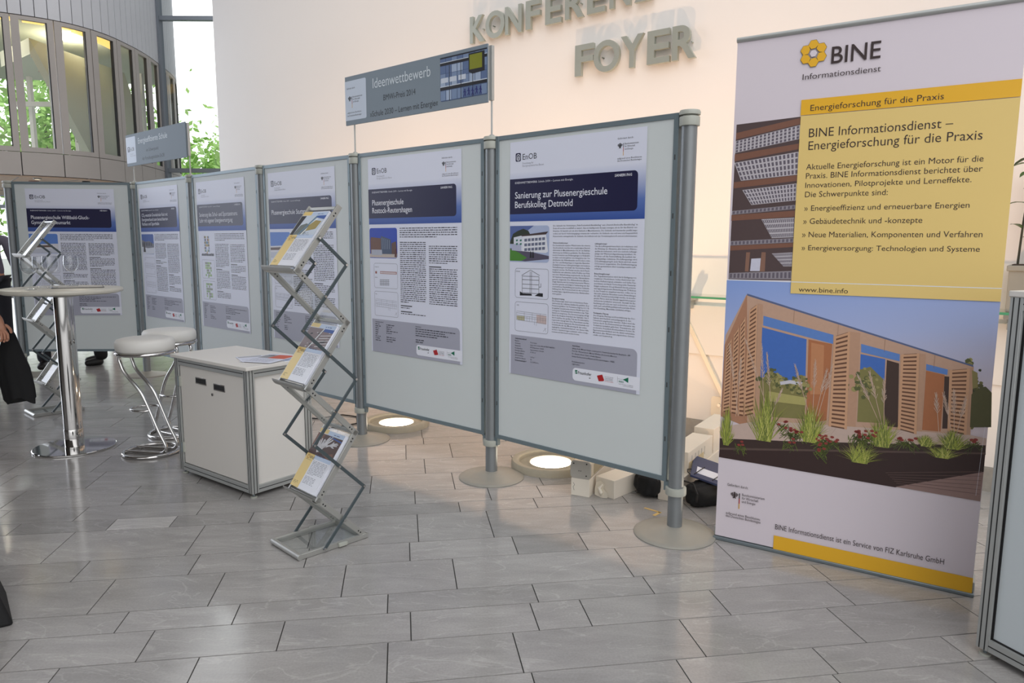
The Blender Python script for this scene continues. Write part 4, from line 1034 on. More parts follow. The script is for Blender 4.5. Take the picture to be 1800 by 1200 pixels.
# ------------------------------------------------------------------ header signs on rods
M_SIGN = mat('header sign grey', srgb(130, 142, 152), .6, spec=.25, noise=.01)
SIGNTXT = mat('sign lettering pale', srgb(214, 222, 228), .5)
SIGNDK = mat('sign lettering dark', srgb(40, 46, 52), .5)
SIGNBOX = mat('sign panel pale', srgb(196, 206, 220), .5)
SBLUE = [mat('facade blue %d' % q, srgb(*c), .5, noise=.05, nscale=40) for q, c in enumerate(((92, 112, 150), (120, 140, 172), (70, 88, 124), (160, 176, 200), (200, 208, 220)))]
def build_sign(A, B, z0, h, u0, u1, lab, kind):
    A = Vector(A); B = Vector(B); d = (B - A).normalized(); ang = math.atan2(d.y, d.x); L = (B - A).length
    t = empty('header_sign', (A.x, A.y, 0), ang, lab, 'sign', 'header signs above the boards')
    b = MB(); b.box((u0, -.022, z0), (u1, -.012, z0 + h), M_SIGN); b.build('plate', t, bev=.001, seg=1)
    for x, nm in ((0, 'rod'), (L, 'rod')):
        b = MB(); b.cyl((x, 0, 1.99), (x, 0, z0 + h * .5), .0055, M_ALU, n=12); b.lathe([(.016, 1.996), (.016, 2.002), (.007, 2.006)], M_ALU, (x, 0, 0), n=16); b.build(nm, t)
        b = MB(); b.box((x - .012, -.012, z0 + .01), (x + .012, .008, z0 + h - .01), M_ALU); b.build('rod_clamp', t, bev=.001)
    y = -.0228
    X = lambda u: u0 + u; Z = lambda v: z0 + v
    if kind == 1:
        W = u1 - u0
        b = MB(); b.flat(rrect(X(.0), Z(.03), X(.225), Z(.285), .012, corners=(0, 1, 1, 0)), SIGNBOX, y); b.build('funding_panel', t, smooth=0)
        b = MB(); yy = y - .0006
        text(b, 'Gefördert durch:', X(.02), Z(.232), .011, SIGNDK, yy, width=.09, res=1)
        ministry(b, X(.05), Z(.172), yy, 1.28)
        text(b, 'aufgrund eines Beschlusses', X(.022), Z(.075), .0105, SIGNDK, yy, width=.15, res=1); text(b, 'des Deutschen Bundestages', X(.022), Z(.056), .0105, SIGNDK, yy, width=.15, res=1)
        b.build('funding_text', t, smooth=0)
        b = MB(); text(b, 'Ideenwettbewerb', X(.295), Z(.206), .062, SIGNTXT, y, width=.545, res=4, off=-.006); b.build('heading', t, smooth=0)
        b = MB(); text(b, 'BMWi-Preis 2014', X(.40), Z(.118), .035, SIGNDK, y, width=.305, res=3); b.build('subheading', t, smooth=0); b = MB(); text(b, '»Schule 2030 – Lernen mit Energie«', X(.262), Z(.03), .035, SIGNDK, y, width=.64, res=3); b.build('subheading', t, smooth=0)
        # picture of a glazed facade, five running figures at its foot
        b = MB(); x0, x1, za, zb = X(.925), u1 - .002, Z(.045), Z(.295); w = x1 - x0; H = zb - za
        p = lambda l: [(x0 + a * w, za + c * H) for a, c in l]
        b.flat(rrect(x0, za, x1, zb, .012, corners=(1, 0, 0, 1)), SBLUE[2], y)
        rng = random.Random(9); yy = y - .0004
        for r, (v0, v1) in enumerate(((.02, .24), (.34, .52), (.53, .62), (.63, .80), (.88, .97))):
            for c in range(8):
                b.flat(p([(c / 8 + .006, v0), ((c + 1) / 8 - .006, v0), ((c + 1) / 8 - .006, v1), (c / 8 + .006, v1)]), SBLUE[rng.choice([0, 0, 1, 1, 3])], yy)
        for v0, v1, m in ((.255, .325, INK), (.81, .87, INK), (.965, .995, INK), (.325, .345, SBLUE[4]), (.87, .885, SBLUE[4])): b.flat(p([(0, v0), (1, v0), (1, v1), (0, v1)]), m, yy - .0003)
        for u in (.2, .45, .7): b.flat(p([(u, .0), (u + .012, 0), (u + .012, .8), (u, .8)]), INK, yy - .0004)
        for u in (.02, .2, .4): b.flat(p([(u, .42), (u + .16, .42), (u + .16, .53), (u, .53)]), SBLUE[4], yy - .0004)
        b.flat(p([(.62, .56), (.95, .56), (.95, .95), (.62, .95)]), INK, yy - .0005); b.flat(p([(.64, .60), (.90, .60), (.90, .92), (.64, .92)]), col('olive panel', 130, 134, 24), yy - .0007)
        b.flat(p([(.62, .56), (.7, .5), (.95, .52), (.95, .56)]), INK, yy - .0006)
        FM = col('figure blue', 34, 36, 110)
        for q in range(5):
            u = .52 + q * .082; v = .03 + (q % 2) * .012
            b.flat(p([(u + .012, v + .12), (u + .03, v + .13), (u + .035, v + .06), (u + .045, v), (u + .03, v), (u + .022, v + .05), (u, v), (u - .012, v + .005), (u + .01, v + .06)]), FM, yy - .0008)
            b.flat(p([(u + .006, v + .165), (u + .018, v + .178), (u + .03, v + .165), (u + .03, v + .13), (u + .008, v + .13)]), FM, yy - .0008)
            b.flat(p([(u - .015, v + .1), (u + .015, v + .14), (u + .05, v + .09), (u + .045, v + .08), (u + .02, v + .11), (u - .01, v + .09)]), FM, yy - .0008)
        b.build('facade_picture', t, smooth=0)
    else:
        b = MB(); b.flat(rrect(X(.0), Z(.03), X(.235), Z(.285), .012, corners=(0, 1, 1, 0)), SIGNBOX, y); b.flat(rrect(X(.035), Z(.14), X(.085), Z(.19), .008), NAVY, y - .0004); b.flat(rrect(X(.046), Z(.148), X(.076), Z(.183), .01), SIGNBOX, y - .0006); b.flat([(X(.053), Z(.15)), (X(.07), Z(.15)), (X(.07), Z(.165)), (X(.061), Z(.176)), (X(.053), Z(.165))], NAVY, y - .0008); b.build('logo_panel', t, smooth=0)
        b = MB(); text(b, 'EnOB', X(.092), Z(.146), .036, SIGNDK, y - .0006, width=.105, res=2)
        text(b, 'Forschung für', X(.092), Z(.112), .012, INKG, y - .0006, res=1, width=.08); text(b, 'Energieoptimiertes Bauen', X(.092), Z(.094), .012, INKG, y - .0006, res=1, width=.13); b.build('logo_text', t, smooth=0)
        b = MB(); text(b, 'Energieeffiziente Schule', X(.30), Z(.205), .052, SIGNTXT, y, width=.66, res=3); b.build('heading', t, smooth=0)
        b = MB(); text(b, 'ein Schwerpunkt', X(.48), Z(.115), .030, SIGNDK, y, width=.28, res=2); b.build('subheading', t, smooth=0); b = MB(); text(b, 'der Forschungsinitiative EnOB', X(.38), Z(.04), .032, SIGNDK, y, width=.50, res=2); b.build('subheading', t, smooth=0)
build_sign(POSTS[2], POSTS[1], 2.18, .315, -.066, 1.238, 'long grey header sign headed Ideenwettbewerb with a facade picture', 1)
build_sign(POSTS[5], POSTS[4], 2.15, .31, -.10, 1.235, 'short grey header sign headed Energieeffiziente Schule, near the curved windows', 2)

# ================================================================== ROLL-UP BANNER
PAV=[
 ('tan',[(0.094, 1.175), (0.972, 0.933), (0.981, 0.663), (0.122, 0.565)]),
 ('wood2',[(0.094, 1.175), (0.124, 0.566), (0.001, 0.601), (0.004, 0.939)]),
 ('tan',[(0.094, 1.175), (0.004, 0.936), (0.007, 0.984), (0.09, 1.171)]),
 ('slate',[(0.094, 1.179), (0.971, 0.937), (0.972, 0.93), (0.095, 1.17)]),
 ('skyglass2',[(0.171, 1.083), (0.463, 1.019), (0.464, 0.98), (0.171, 1.04)]),
 ('skyglass',[(0.168, 1.031), (0.357, 0.992), (0.366, 0.713), (0.17, 0.675)]),
 ('olive',[(0.169, 0.796), (0.229, 0.833), (0.29, 0.79), (0.362, 0.823), (0.37, 0.639), (0.171, 0.624)]),
 ('wood3',[(0.365, 0.992), (0.461, 0.979), (0.458, 0.645), (0.376, 0.621)]),
 ('wood4',[(0.377, 0.979), (0.429, 0.971), (0.437, 0.758), (0.386, 0.752)]),
 ('skyglass2',[(0.572, 0.989), (0.717, 0.958), (0.718, 0.929), (0.574, 0.954)]),
 ('skyglass',[(0.573, 0.946), (0.666, 0.933), (0.67, 0.809), (0.577, 0.81)]),
 ('olive',[(0.574, 0.88), (0.613, 0.896), (0.669, 0.844), (0.677, 0.664), (0.578, 0.656)]),
 ('darkwood',[(0.672, 0.93), (0.717, 0.92), (0.731, 0.654), (0.678, 0.653)]),
 ('skyglass2',[(0.813, 0.927), (0.888, 0.912), (0.888, 0.89), (0.814, 0.902)]),
 ('wood3',[(0.814, 0.9), (0.879, 0.889), (0.882, 0.659), (0.818, 0.656)]),
 ('darkwood',[(0.879, 0.884), (0.896, 0.884), (0.908, 0.675), (0.887, 0.672)]),
 ('tanlight',[(0.527, 1.038), (0.566, 1.035), (0.574, 0.617), (0.54, 0.614)]),
 ('tanlight',[(0.787, 0.967), (0.808, 0.967), (0.818, 0.638), (0.8, 0.632)]),
 ('tanlight',[(0.145, 1.137), (0.166, 1.133), (0.175, 0.625), (0.156, 0.622)]),
 ('tanlight',[(0.961, 0.925), (0.973, 0.931), (0.983, 0.66), (0.97, 0.658)]),
 ('treedark',[(0.974, 0.822), (1.001, 0.853), (1.018, 0.858), (1.039, 0.836), (1.048, 0.701), (0.979, 0.691)]),
 ('olive2',[(0.968, 0.918), (0.987, 0.909), (0.993, 0.852), (0.976, 0.845)]),
 ('deck',[(0.002, 0.548), (0.181, 0.606), (0.588, 0.634), (0.98, 0.66), (1.036, 0.655), (1.038, 0.589), (0.003, 0.442)]),
 ('soil',[(0.002, 0.495), (0.305, 0.529), (0.736, 0.585), (1.036, 0.627), (1.039, 0.589), (0.003, 0.442)]),
 ('planter',[(0.003, 0.447), (1.037, 0.595), (1.038, 0.52), (0.739, 0.399), (0.002, 0.404)]),
 ('rim',[(0.003, 0.45), (1.037, 0.598), (1.038, 0.591), (0.003, 0.44)]),
 ('boards',[(0.738, 0.401), (1.038, 0.52), (1.036, 0.399), (0.748, 0.402)]),
]
SHUT=[
 ([(0.108, 1.104), (0.142, 1.134), (0.155, 0.635), (0.104, 0.615)],26),
 ([(0.466, 1.012), (0.527, 1.038), (0.541, 0.617), (0.468, 0.621)],22),
 ([(0.722, 0.958), (0.786, 0.968), (0.8, 0.635), (0.731, 0.647)],20),
 ([(0.894, 0.91), (0.961, 0.923), (0.97, 0.658), (0.905, 0.666)],16),
 ([(0.014, 0.933), (0.035, 0.97), (0.043, 0.633), (0.008, 0.621)],20),
 ([(0.044, 0.987), (0.065, 1.025), (0.077, 0.621), (0.046, 0.623)],20),
 ([(0.072, 1.036), (0.092, 1.074), (0.109, 0.616), (0.082, 0.617)],22),
]
TUFT=[
 (0.032, 0.466, 0.19, 0.027),
 (0.201, 0.513, 0.247, 0.076),
 (0.394, 0.537, 0.178, 0.064),
 (0.676, 0.561, 0.137, 0.062),
 (0.927, 0.593, 0.084, 0.052),
 (0.598, 0.479, 0.095, 0.074),
 (0.895, 0.551, 0.056, 0.055),
 (0.834, 0.589, 0.051, 0.037),
]
PLUME=[
 (0.235, 0.607, 0.196, 0.905),
 (0.23, 0.607, 0.102, 0.96),
 (0.218, 0.605, 0.263, 0.75),
 (0.401, 0.656, 0.399, 0.887),
 (0.39, 0.654, 0.321, 0.861),
 (0.412, 0.657, 0.445, 0.855),
 (0.423, 0.659, 0.465, 0.875),
 (0.671, 0.646, 0.574, 0.845),
 (0.676, 0.646, 0.615, 0.861),
 (0.681, 0.647, 0.668, 0.832),
 (0.926, 0.638, 0.885, 0.801),
 (0.93, 0.639, 0.917, 0.816),
 (0.935, 0.639, 0.955, 0.798),
 (0.877, 0.653, 0.857, 0.797),
 (0.082, 0.612, 0.029, 0.928),
 (0.07, 0.61, 0.082, 0.869),
 (0.198, 0.628, 0.17, 0.94),
]
FLOW=[(0.277, 0.61), (0.302, 0.577), (0.327, 0.583), (0.354, 0.581), (0.429, 0.561), (0.451, 0.577), (0.463, 0.56), (0.49, 0.568), (0.574, 0.607), (0.595, 0.605), (0.621, 0.615), (0.642, 0.612), (0.607, 0.589), (0.754, 0.611), (0.784, 0.61), (0.999, 0.638), (0.101, 0.484), (0.316, 0.531), (0.453, 0.54), (0.443, 0.514)]
ROOF=[
 ('roofdark',[(0.012, 1.922), (0.281, 1.933), (0.281, 1.244), (0.008, 1.239)]),
 ('beam',[(0.012, 1.886), (0.28, 1.928), (0.281, 1.903), (0.012, 1.858)]),
 ('pv',[(0.011, 1.851), (0.279, 1.899), (0.281, 1.842), (0.01, 1.8)]),
 ('beam',[(0.01, 1.794), (0.28, 1.823), (0.281, 1.8), (0.01, 1.764)]),
 ('pv',[(0.01, 1.757), (0.279, 1.789), (0.283, 1.694), (0.043, 1.678)]),
 ('beam',[(0.012, 1.673), (0.281, 1.692), (0.281, 1.668), (0.012, 1.646)]),
 ('pv',[(0.051, 1.637), (0.279, 1.657), (0.279, 1.586), (0.093, 1.571)]),
 ('pvthin',[(0.01, 1.546), (0.278, 1.567), (0.278, 1.55), (0.009, 1.53)]),
 ('beam',[(0.008, 1.528), (0.279, 1.543), (0.278, 1.517), (0.008, 1.503)]),
 ('pv',[(0.14, 1.508), (0.277, 1.513), (0.278, 1.43), (0.188, 1.426)]),
 ('pvthin',[(0.009, 1.412), (0.279, 1.426), (0.279, 1.408), (0.009, 1.393)]),
 ('beam',[(0.009, 1.391), (0.279, 1.406), (0.279, 1.388), (0.009, 1.37)]),
 ('post',[(0.081, 1.363), (0.098, 1.363), (0.095, 1.278), (0.079, 1.278)]),
 ('post',[(0.148, 1.364), (0.166, 1.364), (0.166, 1.28), (0.144, 1.279)]),
 ('sky2',[(0.105, 1.335), (0.146, 1.338), (0.144, 1.281), (0.102, 1.28)]),
 ('pv',[(0.192, 1.359), (0.278, 1.365), (0.279, 1.305), (0.243, 1.304)]),
 ('pvthin',[(0.01, 1.269), (0.279, 1.285), (0.28, 1.249), (0.009, 1.243)]),
]
BTXT=[
 ('BINE',0.386,2.133,0.181,0.065),
 ('Informationsdienst',0.279,2.081,0.293,0.023),
 ('Energieforschung für die Praxis',0.317,1.952,0.479,0.024),
 ('BINE Informationsdienst –',0.317,1.845,0.517,0.036),
 ('Energieforschung für die Praxis',0.318,1.793,0.614,0.036),
 ('Aktuelle Energieforschung ist ein Motor für die',0.314,1.712,0.628,0.023),
 ('Praxis. BINE Informationsdienst berichtet über',0.315,1.675,0.627,0.023),
 ('Innovationen, Pilotprojekte und Lerneffekte.',0.315,1.637,0.595,0.022),
 ('Die Schwerpunkte sind:',0.316,1.598,0.313,0.023),
 ('» Energieeffizienz und erneuerbare Energien',0.316,1.541,0.595,0.022),
 ('» Gebäudetechnik und -konzepte',0.315,1.486,0.443,0.023),
 ('» Neue Materialien, Komponenten und Verfahren',0.314,1.43,0.647,0.023),
 ('» Energieversorgung: Technologien und Systeme',0.315,1.375,0.642,0.021),
 ('www.bine.info',0.314,1.197,0.194,0.02),
 ('BINE Informationsdienst ist ein Service von FIZ Karlsruhe GmbH',0.273,0.111,0.662,0.024),
]
BCOL = dict(tan=(196, 160, 138), tanlight=(190, 150, 124), wood2=(176, 128, 100), wood3=(176, 112, 74), wood4=(194, 134, 94), darkwood=(70, 52, 46), slate=(92, 104, 140), skyglass=(70, 112, 190), skyglass2=(96, 134, 200), olive=(132, 126, 76), olive2=(140, 130, 84), treedark=(88, 86, 56), deck=(200, 176, 164), soil=(62, 46, 42), planter=(58, 40, 38), rim=(92, 74, 68), boards=(150, 122, 116), roofdark=(84, 68, 68), beam=(128, 88, 72), pv=(196, 190, 196), pvthin=(150, 144, 152), post=(140, 104, 88), sky2=(206, 206, 222))
def bm_(n): return col('banner ' + n, *BCOL[n])
def sky_print():
    m = bpy.data.materials.new('print sky'); m.use_nodes = True
    nt = m.node_tree; b = nt.nodes['Principled BSDF']
    tc = nt.nodes.new('ShaderNodeTexCoord'); sp = nt.nodes.new('ShaderNodeSeparateXYZ'); rp = nt.nodes.new('ShaderNodeValToRGB'); mr = nt.nodes.new('ShaderNodeMapRange'); ad = nt.nodes.new('ShaderNodeMath'); ad.operation = 'MULTIPLY_ADD'; ad.inputs[1].default_value = -.18
    nt.links.new(tc.outputs['Object'], sp.inputs[0]); nt.links.new(sp.outputs['X'], ad.inputs[0]); nt.links.new(sp.outputs['Z'], ad.inputs[2]); nt.links.new(ad.outputs[0], mr.inputs['Value'])
    mr.inputs['From Min'].default_value = .62; mr.inputs['From Max'].default_value = 1.22
    nt.links.new(mr.outputs[0], rp.inputs[0])
    e = rp.color_ramp.elements
    e[0].color = (*srgb(214, 200, 206), 1); e[1].color = (*srgb(140, 166, 224), 1); q = e.new(.5); q.color = (*srgb(172, 184, 224), 1)
    nt.links.new(rp.outputs[0], b.inputs['Base Color']); b.inputs['Roughness'].default_value = .5
    return m
def build_banner():
    ang = math.atan2(-.54, .841)
    t = empty('rollup_banner', (.979, 3.265, 0), ang, 'tall white and yellow roll-up banner with pavilion photo, right of the boards', 'banner')
    W, H = 1.038, 2.285
    BW = mat('banner white film', srgb(224, 214, 222), .45, noise=.01, nscale=2)
    YEL = mat('banner pale yellow', srgb(234, 204, 128), .45); DY = mat('banner strong yellow', srgb(238, 182, 44), .45); TXT = mat('banner dark text', srgb(58, 44, 44), .5)
    b = MB(); b.box((0, -.0006, .02), (W, 0, H - .01), BW); b.build('film', t, smooth=0)
    b = MB(); b.cyl((-.002, 0, H - .006), (W + .002, 0, H - .006), .011, M_ALU, n=16); b.build('top_rail', t)
    b = MB(); b.box((-.008, -.012, 0), (W + .008, .10, .016), M_ALUD); b.box((-.008, .004, .016), (W + .008, .10, .06), M_ALU); b.build('cassette', t, bev=.004)
    b = MB(); b.cyl((W / 2, .03, .05), (W / 2, .014, H - .02), .008, M_ALU, n=12); b.build('support_pole', t)
    for x in (.12, W - .12):
        b = MB(); b.box((x - .015, -.10, 0), (x + .015, .0, .006), M_ALUD); 
    y = -.0012
    # photographs
    b = MB()
    for q, (m, P) in enumerate(ROOF): b.flat(P, bm_(m), y - .0002 * (0 if q == 0 else 1))
    dk = col('pv cell', 104, 96, 108)
    for m, P in ROOF:
        if not m.startswith('pv'): continue
        n = 16; A, B_, C_, D = [Vector(p) for p in P]
        rows = 4 if m == 'pv' else 1
        for r in range(rows):
            for k in range(n):
                u0, u1 = (k + .22) / n, (k + .78) / n; v0, v1 = (r + .14) / rows, (r + .86) / rows
                f = lambda u, v: tuple((A.lerp(B_, u)).lerp(D.lerp(C_, u), v))
                b.flat([f(u0, v0), f(u1, v0), f(u1, v1), f(u0, v1)], dk, y - .0006)
    b.build('roof_photograph', t, smooth=0)
    b = MB(); b.rect(.0, .404, W, 1.238, sky_print(), y); b.rect(.0, 1.236, .281, 1.2405, PWHITE, y - .0002)
    for k, (m, P) in enumerate(PAV): b.flat(P, bm_(m), y - .0003 - .00004 * k)
    y2 = y - .0015
    lt = col('slat light', 206, 160, 126); dkw = col('slat shade', 110, 74, 56)
    for P, n in SHUT:
        A, B_, C_, D = [Vector(p) for p in P]
        b.flat(P, dkw, y2)
        f = lambda u, v: tuple((A.lerp(B_, u)).lerp(D.lerp(C_, u), v))
        b.flat([f(0, 0), f(.14, 0), f(.14, 1), f(0, 1)], lt, y2 - .0002); b.flat([f(.86, 0), f(1, 0), f(1, 1), f(.86, 1)], lt, y2 - .0002)
        for k in range(n): b.flat([f(.14, (k + .1) / n), f(.86, (k + .1) / n), f(.86, (k + .68) / n), f(.14, (k + .68) / n)], lt, y2 - .0001)
    rng = random.Random(5); g1 = col('grass green', 156, 164, 70); g2 = col('grass pale', 190, 188, 104); g3 = col('grass deep', 104, 116, 52)
    for (x, z, h, w) in TUFT:
        for k in range(170):
            a = rng.gauss(0, .55); a = max(-1.3, min(1.3, a)); hh = h * rng.uniform(.35, 1.1) * (1 - .3 * abs(a)); xb = x + rng.uniform(-.4, .4) * w; xt = x + a * w * 1.15
            q = rng.uniform(.0009, .0019)
            b.flat([(xb - q, z), (xb + q, z), ((xb + xt) / 2 + q * .8 + a * .004, z + hh * .62), (xt, z + hh), ((xb + xt) / 2 - q * .8 + a * .004, z + hh * .62)], rng.choice([g1, g1, g2, g3, g3]), y2 - .0006 - .000002 * k)
    # wind-blown plumes, clumps of reflected and distant trees, joints of the timber cladding
    pl = col('plume', 206, 176, 156); pl2 = col('plume pale', 220, 196, 180)
    def clump(x, z, w, h, n, cs, dy):
        for k in range(n):
            cx, cz = x + rng.gauss(0, .42) * w, z + rng.gauss(0, .38) * h; r = rng.uniform(.004, .012)
            b.flat([(cx + r * math.cos(a_) * rng.uniform(.7, 1.2), cz + r * math.sin(a_) * rng.uniform(.7, 1.1)) for a_ in [2 * PI * q / 7 for q in range(7)]], rng.choice(cs), y2 + .0002 + dy - .000002 * k)
    tc_ = [col('olive', *BCOL['olive']), col('olive dark', 92, 96, 58), col('olive pale', 158, 150, 96)]
    td_ = [col('treedark', *BCOL['treedark']), col('tree mid', 112, 108, 66), col('tree deep', 60, 62, 44)]
    clump(.225, .80, .06, .05, 90, tc_, 0); clump(.335, .78, .05, .05, 90, tc_, 0); clump(.60, .82, .05, .06, 110, tc_, 0)
    clump(.985, .80, .035, .10, 150, td_, .0012); clump(.955, .92, .012, .06, 40, tc_, .0012)
    b.flat([(.245, .775), (.30, .79), (.36, .785), (.36, .80), (.30, .806), (.245, .79)], col('pale roof', 206, 204, 212), y2 + .00005)
    b.flat([(.21, .70), (.37, .70), (.37, .735), (.21, .745)], col('lawn reflection', 176, 168, 104), y2 + .00005)
    EA, EB = PAV[3][1][0], PAV[3][1][1]
    for u in (.30, .48, .66, .84):
        ez = EA[1] + (EB[1] - EA[1]) * (u - EA[0]) / (EB[0] - EA[0]); line(b, u, ez - .008, u, ez - .06, .0012, col('joint', 150, 116, 96), y2 + .0001)
    for k in range(9): line(b, .06 + k * .105, .585, .03 + k * .12, .638, .001, col('deck joint', 170, 146, 134), y2 + .0001)
    for x0, z0, x1, z1 in PLUME:
        line(b, x0, z0, x1, z1, .0022, pl, y2 - .0005)
        d = Vector((x1 - x0, z1 - z0)); L = d.length; d = d / L
        for k in range(14):
            f = .55 + .45 * k / 13; c = Vector((x0, z0)) + d * L * f; s = .016 * (1.25 - f)
            for sg in (-1, 1): line(b, c.x, c.y, c.x + sg * s * rng.uniform(.4, 1.1) + d.x * .022, c.y + d.y * .02 + rng.uniform(-.004, .004), .0013, rng.choice([pl, pl2]), y2 - .0005)
    fr = col('flower red', 140, 58, 52); fg = col('flower leaf', 74, 80, 48)
    for x, z in FLOW:
        for k in range(16): line(b, x + rng.uniform(-.035, .035), z - rng.uniform(.015, .06), x + rng.uniform(-.03, .03), z - rng.uniform(0, .02), .0024, rng.choice([fg, g3]), y2 - .0007)
        for k in range(3):
            cx, cz = x + rng.uniform(-.018, .018), z + rng.uniform(-.01, .012); b.flat([(cx + .008 * math.cos(a), cz + .0055 * math.sin(a)) for a in [2 * PI * q / 8 for q in range(8)]], fr, y2 - .0009)
    bl = col('board line', 112, 88, 84)
    for k in range(6):
        f = k / 6; line(b, .70 + .05 * f, .45 - .045 * f + .005, 1.032, .52 - .11 * f, .0016, bl, y2 - .0003)
    line(b, 1.02, .42, 1.028, .70, .0008, PWHITE, y2 - .0003)
    b.build('pavilion_photograph', t, smooth=0)
    # yellow panels
    b = MB(); b.rect(.280, 1.188, W, 1.935, YEL, y - .003); b.rect(.280, 1.2365, W, 1.2395, PWHITE, y - .0032); b.build('text_panel', t, smooth=0)
    b = MB(); b.rect(.279, 1.9375, W, 2.0, DY, y - .003); b.build('heading_band', t, smooth=0)
    b = MB(); b.rect(.269, .014, W, .080, DY, y - .003); b.build('footer_band', t, smooth=0)
    # writing
    b = MB(); yy = y - .0038
    for k, (s, x, z, w, c) in enumerate(BTXT):
        if k == 0: continue
        nm = {1: 'logo_tagline', 2: 'band_text', 3: 'heading_text', 4: 'heading_text', 13: 'website_text', 14: 'footer_text'}.get(k, 'body_text' if k < 9 else 'bullet_line')
        text(b, s, x, z, c * (1.0 if k not in (3, 4) else .98), TXT, yy, width=w, res=3, off=-.004)
        if k not in (5, 6, 7): b.build(nm, t, smooth=0); b = MB()
    b = MB(); s, x, z, w, c = BTXT[0]; text(b, s, x, z, c, TXT, yy, width=w, res=4, off=.006); b.build('logo_word', t, smooth=0)
    # flower of six yellow polygons round a pale hexagon
    b = MB(); cx, cz = .316, 2.1825; LN = col('logo line', 90, 70, 40)
    for k in range(6):
        a = math.radians(k * 60 + 32); qx, qz = cx + .0345 * math.cos(a), cz + .0345 * math.sin(a)
        P = []
        for j, (rr, da) in enumerate(((.0205, 90), (.0205, 30), (.0205, -30), (.0205, -90), (.0165, -150), (.0185, 150))):
            aa = a + math.radians(da); P.append((qx + rr * math.cos(aa), qz + rr * math.sin(aa)))
        b.flat([(qx + (px - qx) * 1.06, qz + (pz - qz) * 1.06) for px, pz in P], LN, yy); b.flat(P, DY, yy - .0003)
    b.flat([(cx + .0165 * math.cos(math.radians(60 * k + 2)), cz + .0165 * math.sin(math.radians(60 * k + 2))) for k in range(6)], LN, yy - .0004)
    b.flat([(cx + .0150 * math.cos(math.radians(60 * k + 2)), cz + .0150 * math.sin(math.radians(60 * k + 2))) for k in range(6)], BW, yy - .0006)
    b.build('logo_flower', t, smooth=0)
    b = MB(); text(b, 'Gefördert durch:', .048, .274, .0125, TXT, yy, width=.096, res=2)
    text(b, 'aufgrund eines Beschlusses', .047, .136, .0115, TXT, yy, width=.158, res=2); text(b, 'des Deutschen Bundestages', .047, .122, .0115, TXT, yy, width=.16, res=2)
    for q, (s, w) in enumerate((('Bundesministerium', .102), ('für Wirtschaft', .075), ('und Energie', .062))): text(b, s, .118, .2375 - q * .0165, .0115, TXT, yy, width=w, res=2)
    b.build('funding_text', t, smooth=0)
    b = MB(); eagle(b, .083, .236, .030, yy, m=TXT)
    for q, m in enumerate((INK, PRED, PGOLD)): b.rect(.1045, .247 - .025 * (q + 1), .1085, .247 - .025 * q, m, yy)
    b.build('ministry_emblem', t, smooth=0)
build_banner()

# ================================================================== WHITE CABINET AND THE TALL COUNTER
def profile_post(b, x, y, z0, z1, w=.042, m=None):
    # square aluminium system profile with two dark grooves on each face
    m = m or M_ALU; h = w / 2
    b.box((x - h, y - h, z0), (x + h, y + h, z1), m)
    for s in (-1, 1):
        for g in (-.22, .22):
            b.box((x + g * w - .0022, y + s * h - .0006, z0 + .001), (x + g * w + .0022, y + s * h + .0006, z1 - .001), M_BLACK)
            b.box((x + s * h - .0006, y + g * w - .0022, z0 + .001), (x + s * h + .0006, y + g * w + .0022, z1 - .001), M_BLACK)
def profile_rail(b, p0, p1, z, w=.042, d=.04):
    p0 = Vector((*p0, z)); p1 = Vector((*p1, z)); dr = (p1 - p0).normalized(); sd = Vector((-dr.y, dr.x, 0))
    X = Matrix((dr.to_4d() * 0, dr.to_4d() * 0, dr.to_4d() * 0, dr.to_4d() * 0))
    L = (p1 - p0).length; ang = math.atan2(dr.y, dr.x)
    X = Matrix.Translation(p0) @ Matrix.Rotation(ang, 4, 'Z')
    b.box((0, -d / 2, -w / 2), (L, d / 2, w / 2), M_ALU, X)
    for s in (-1, 1): b.box((0, s * d / 2 - .0006, -.0022), (L, s * d / 2 + .0006, .0022), M_BLACK, X)
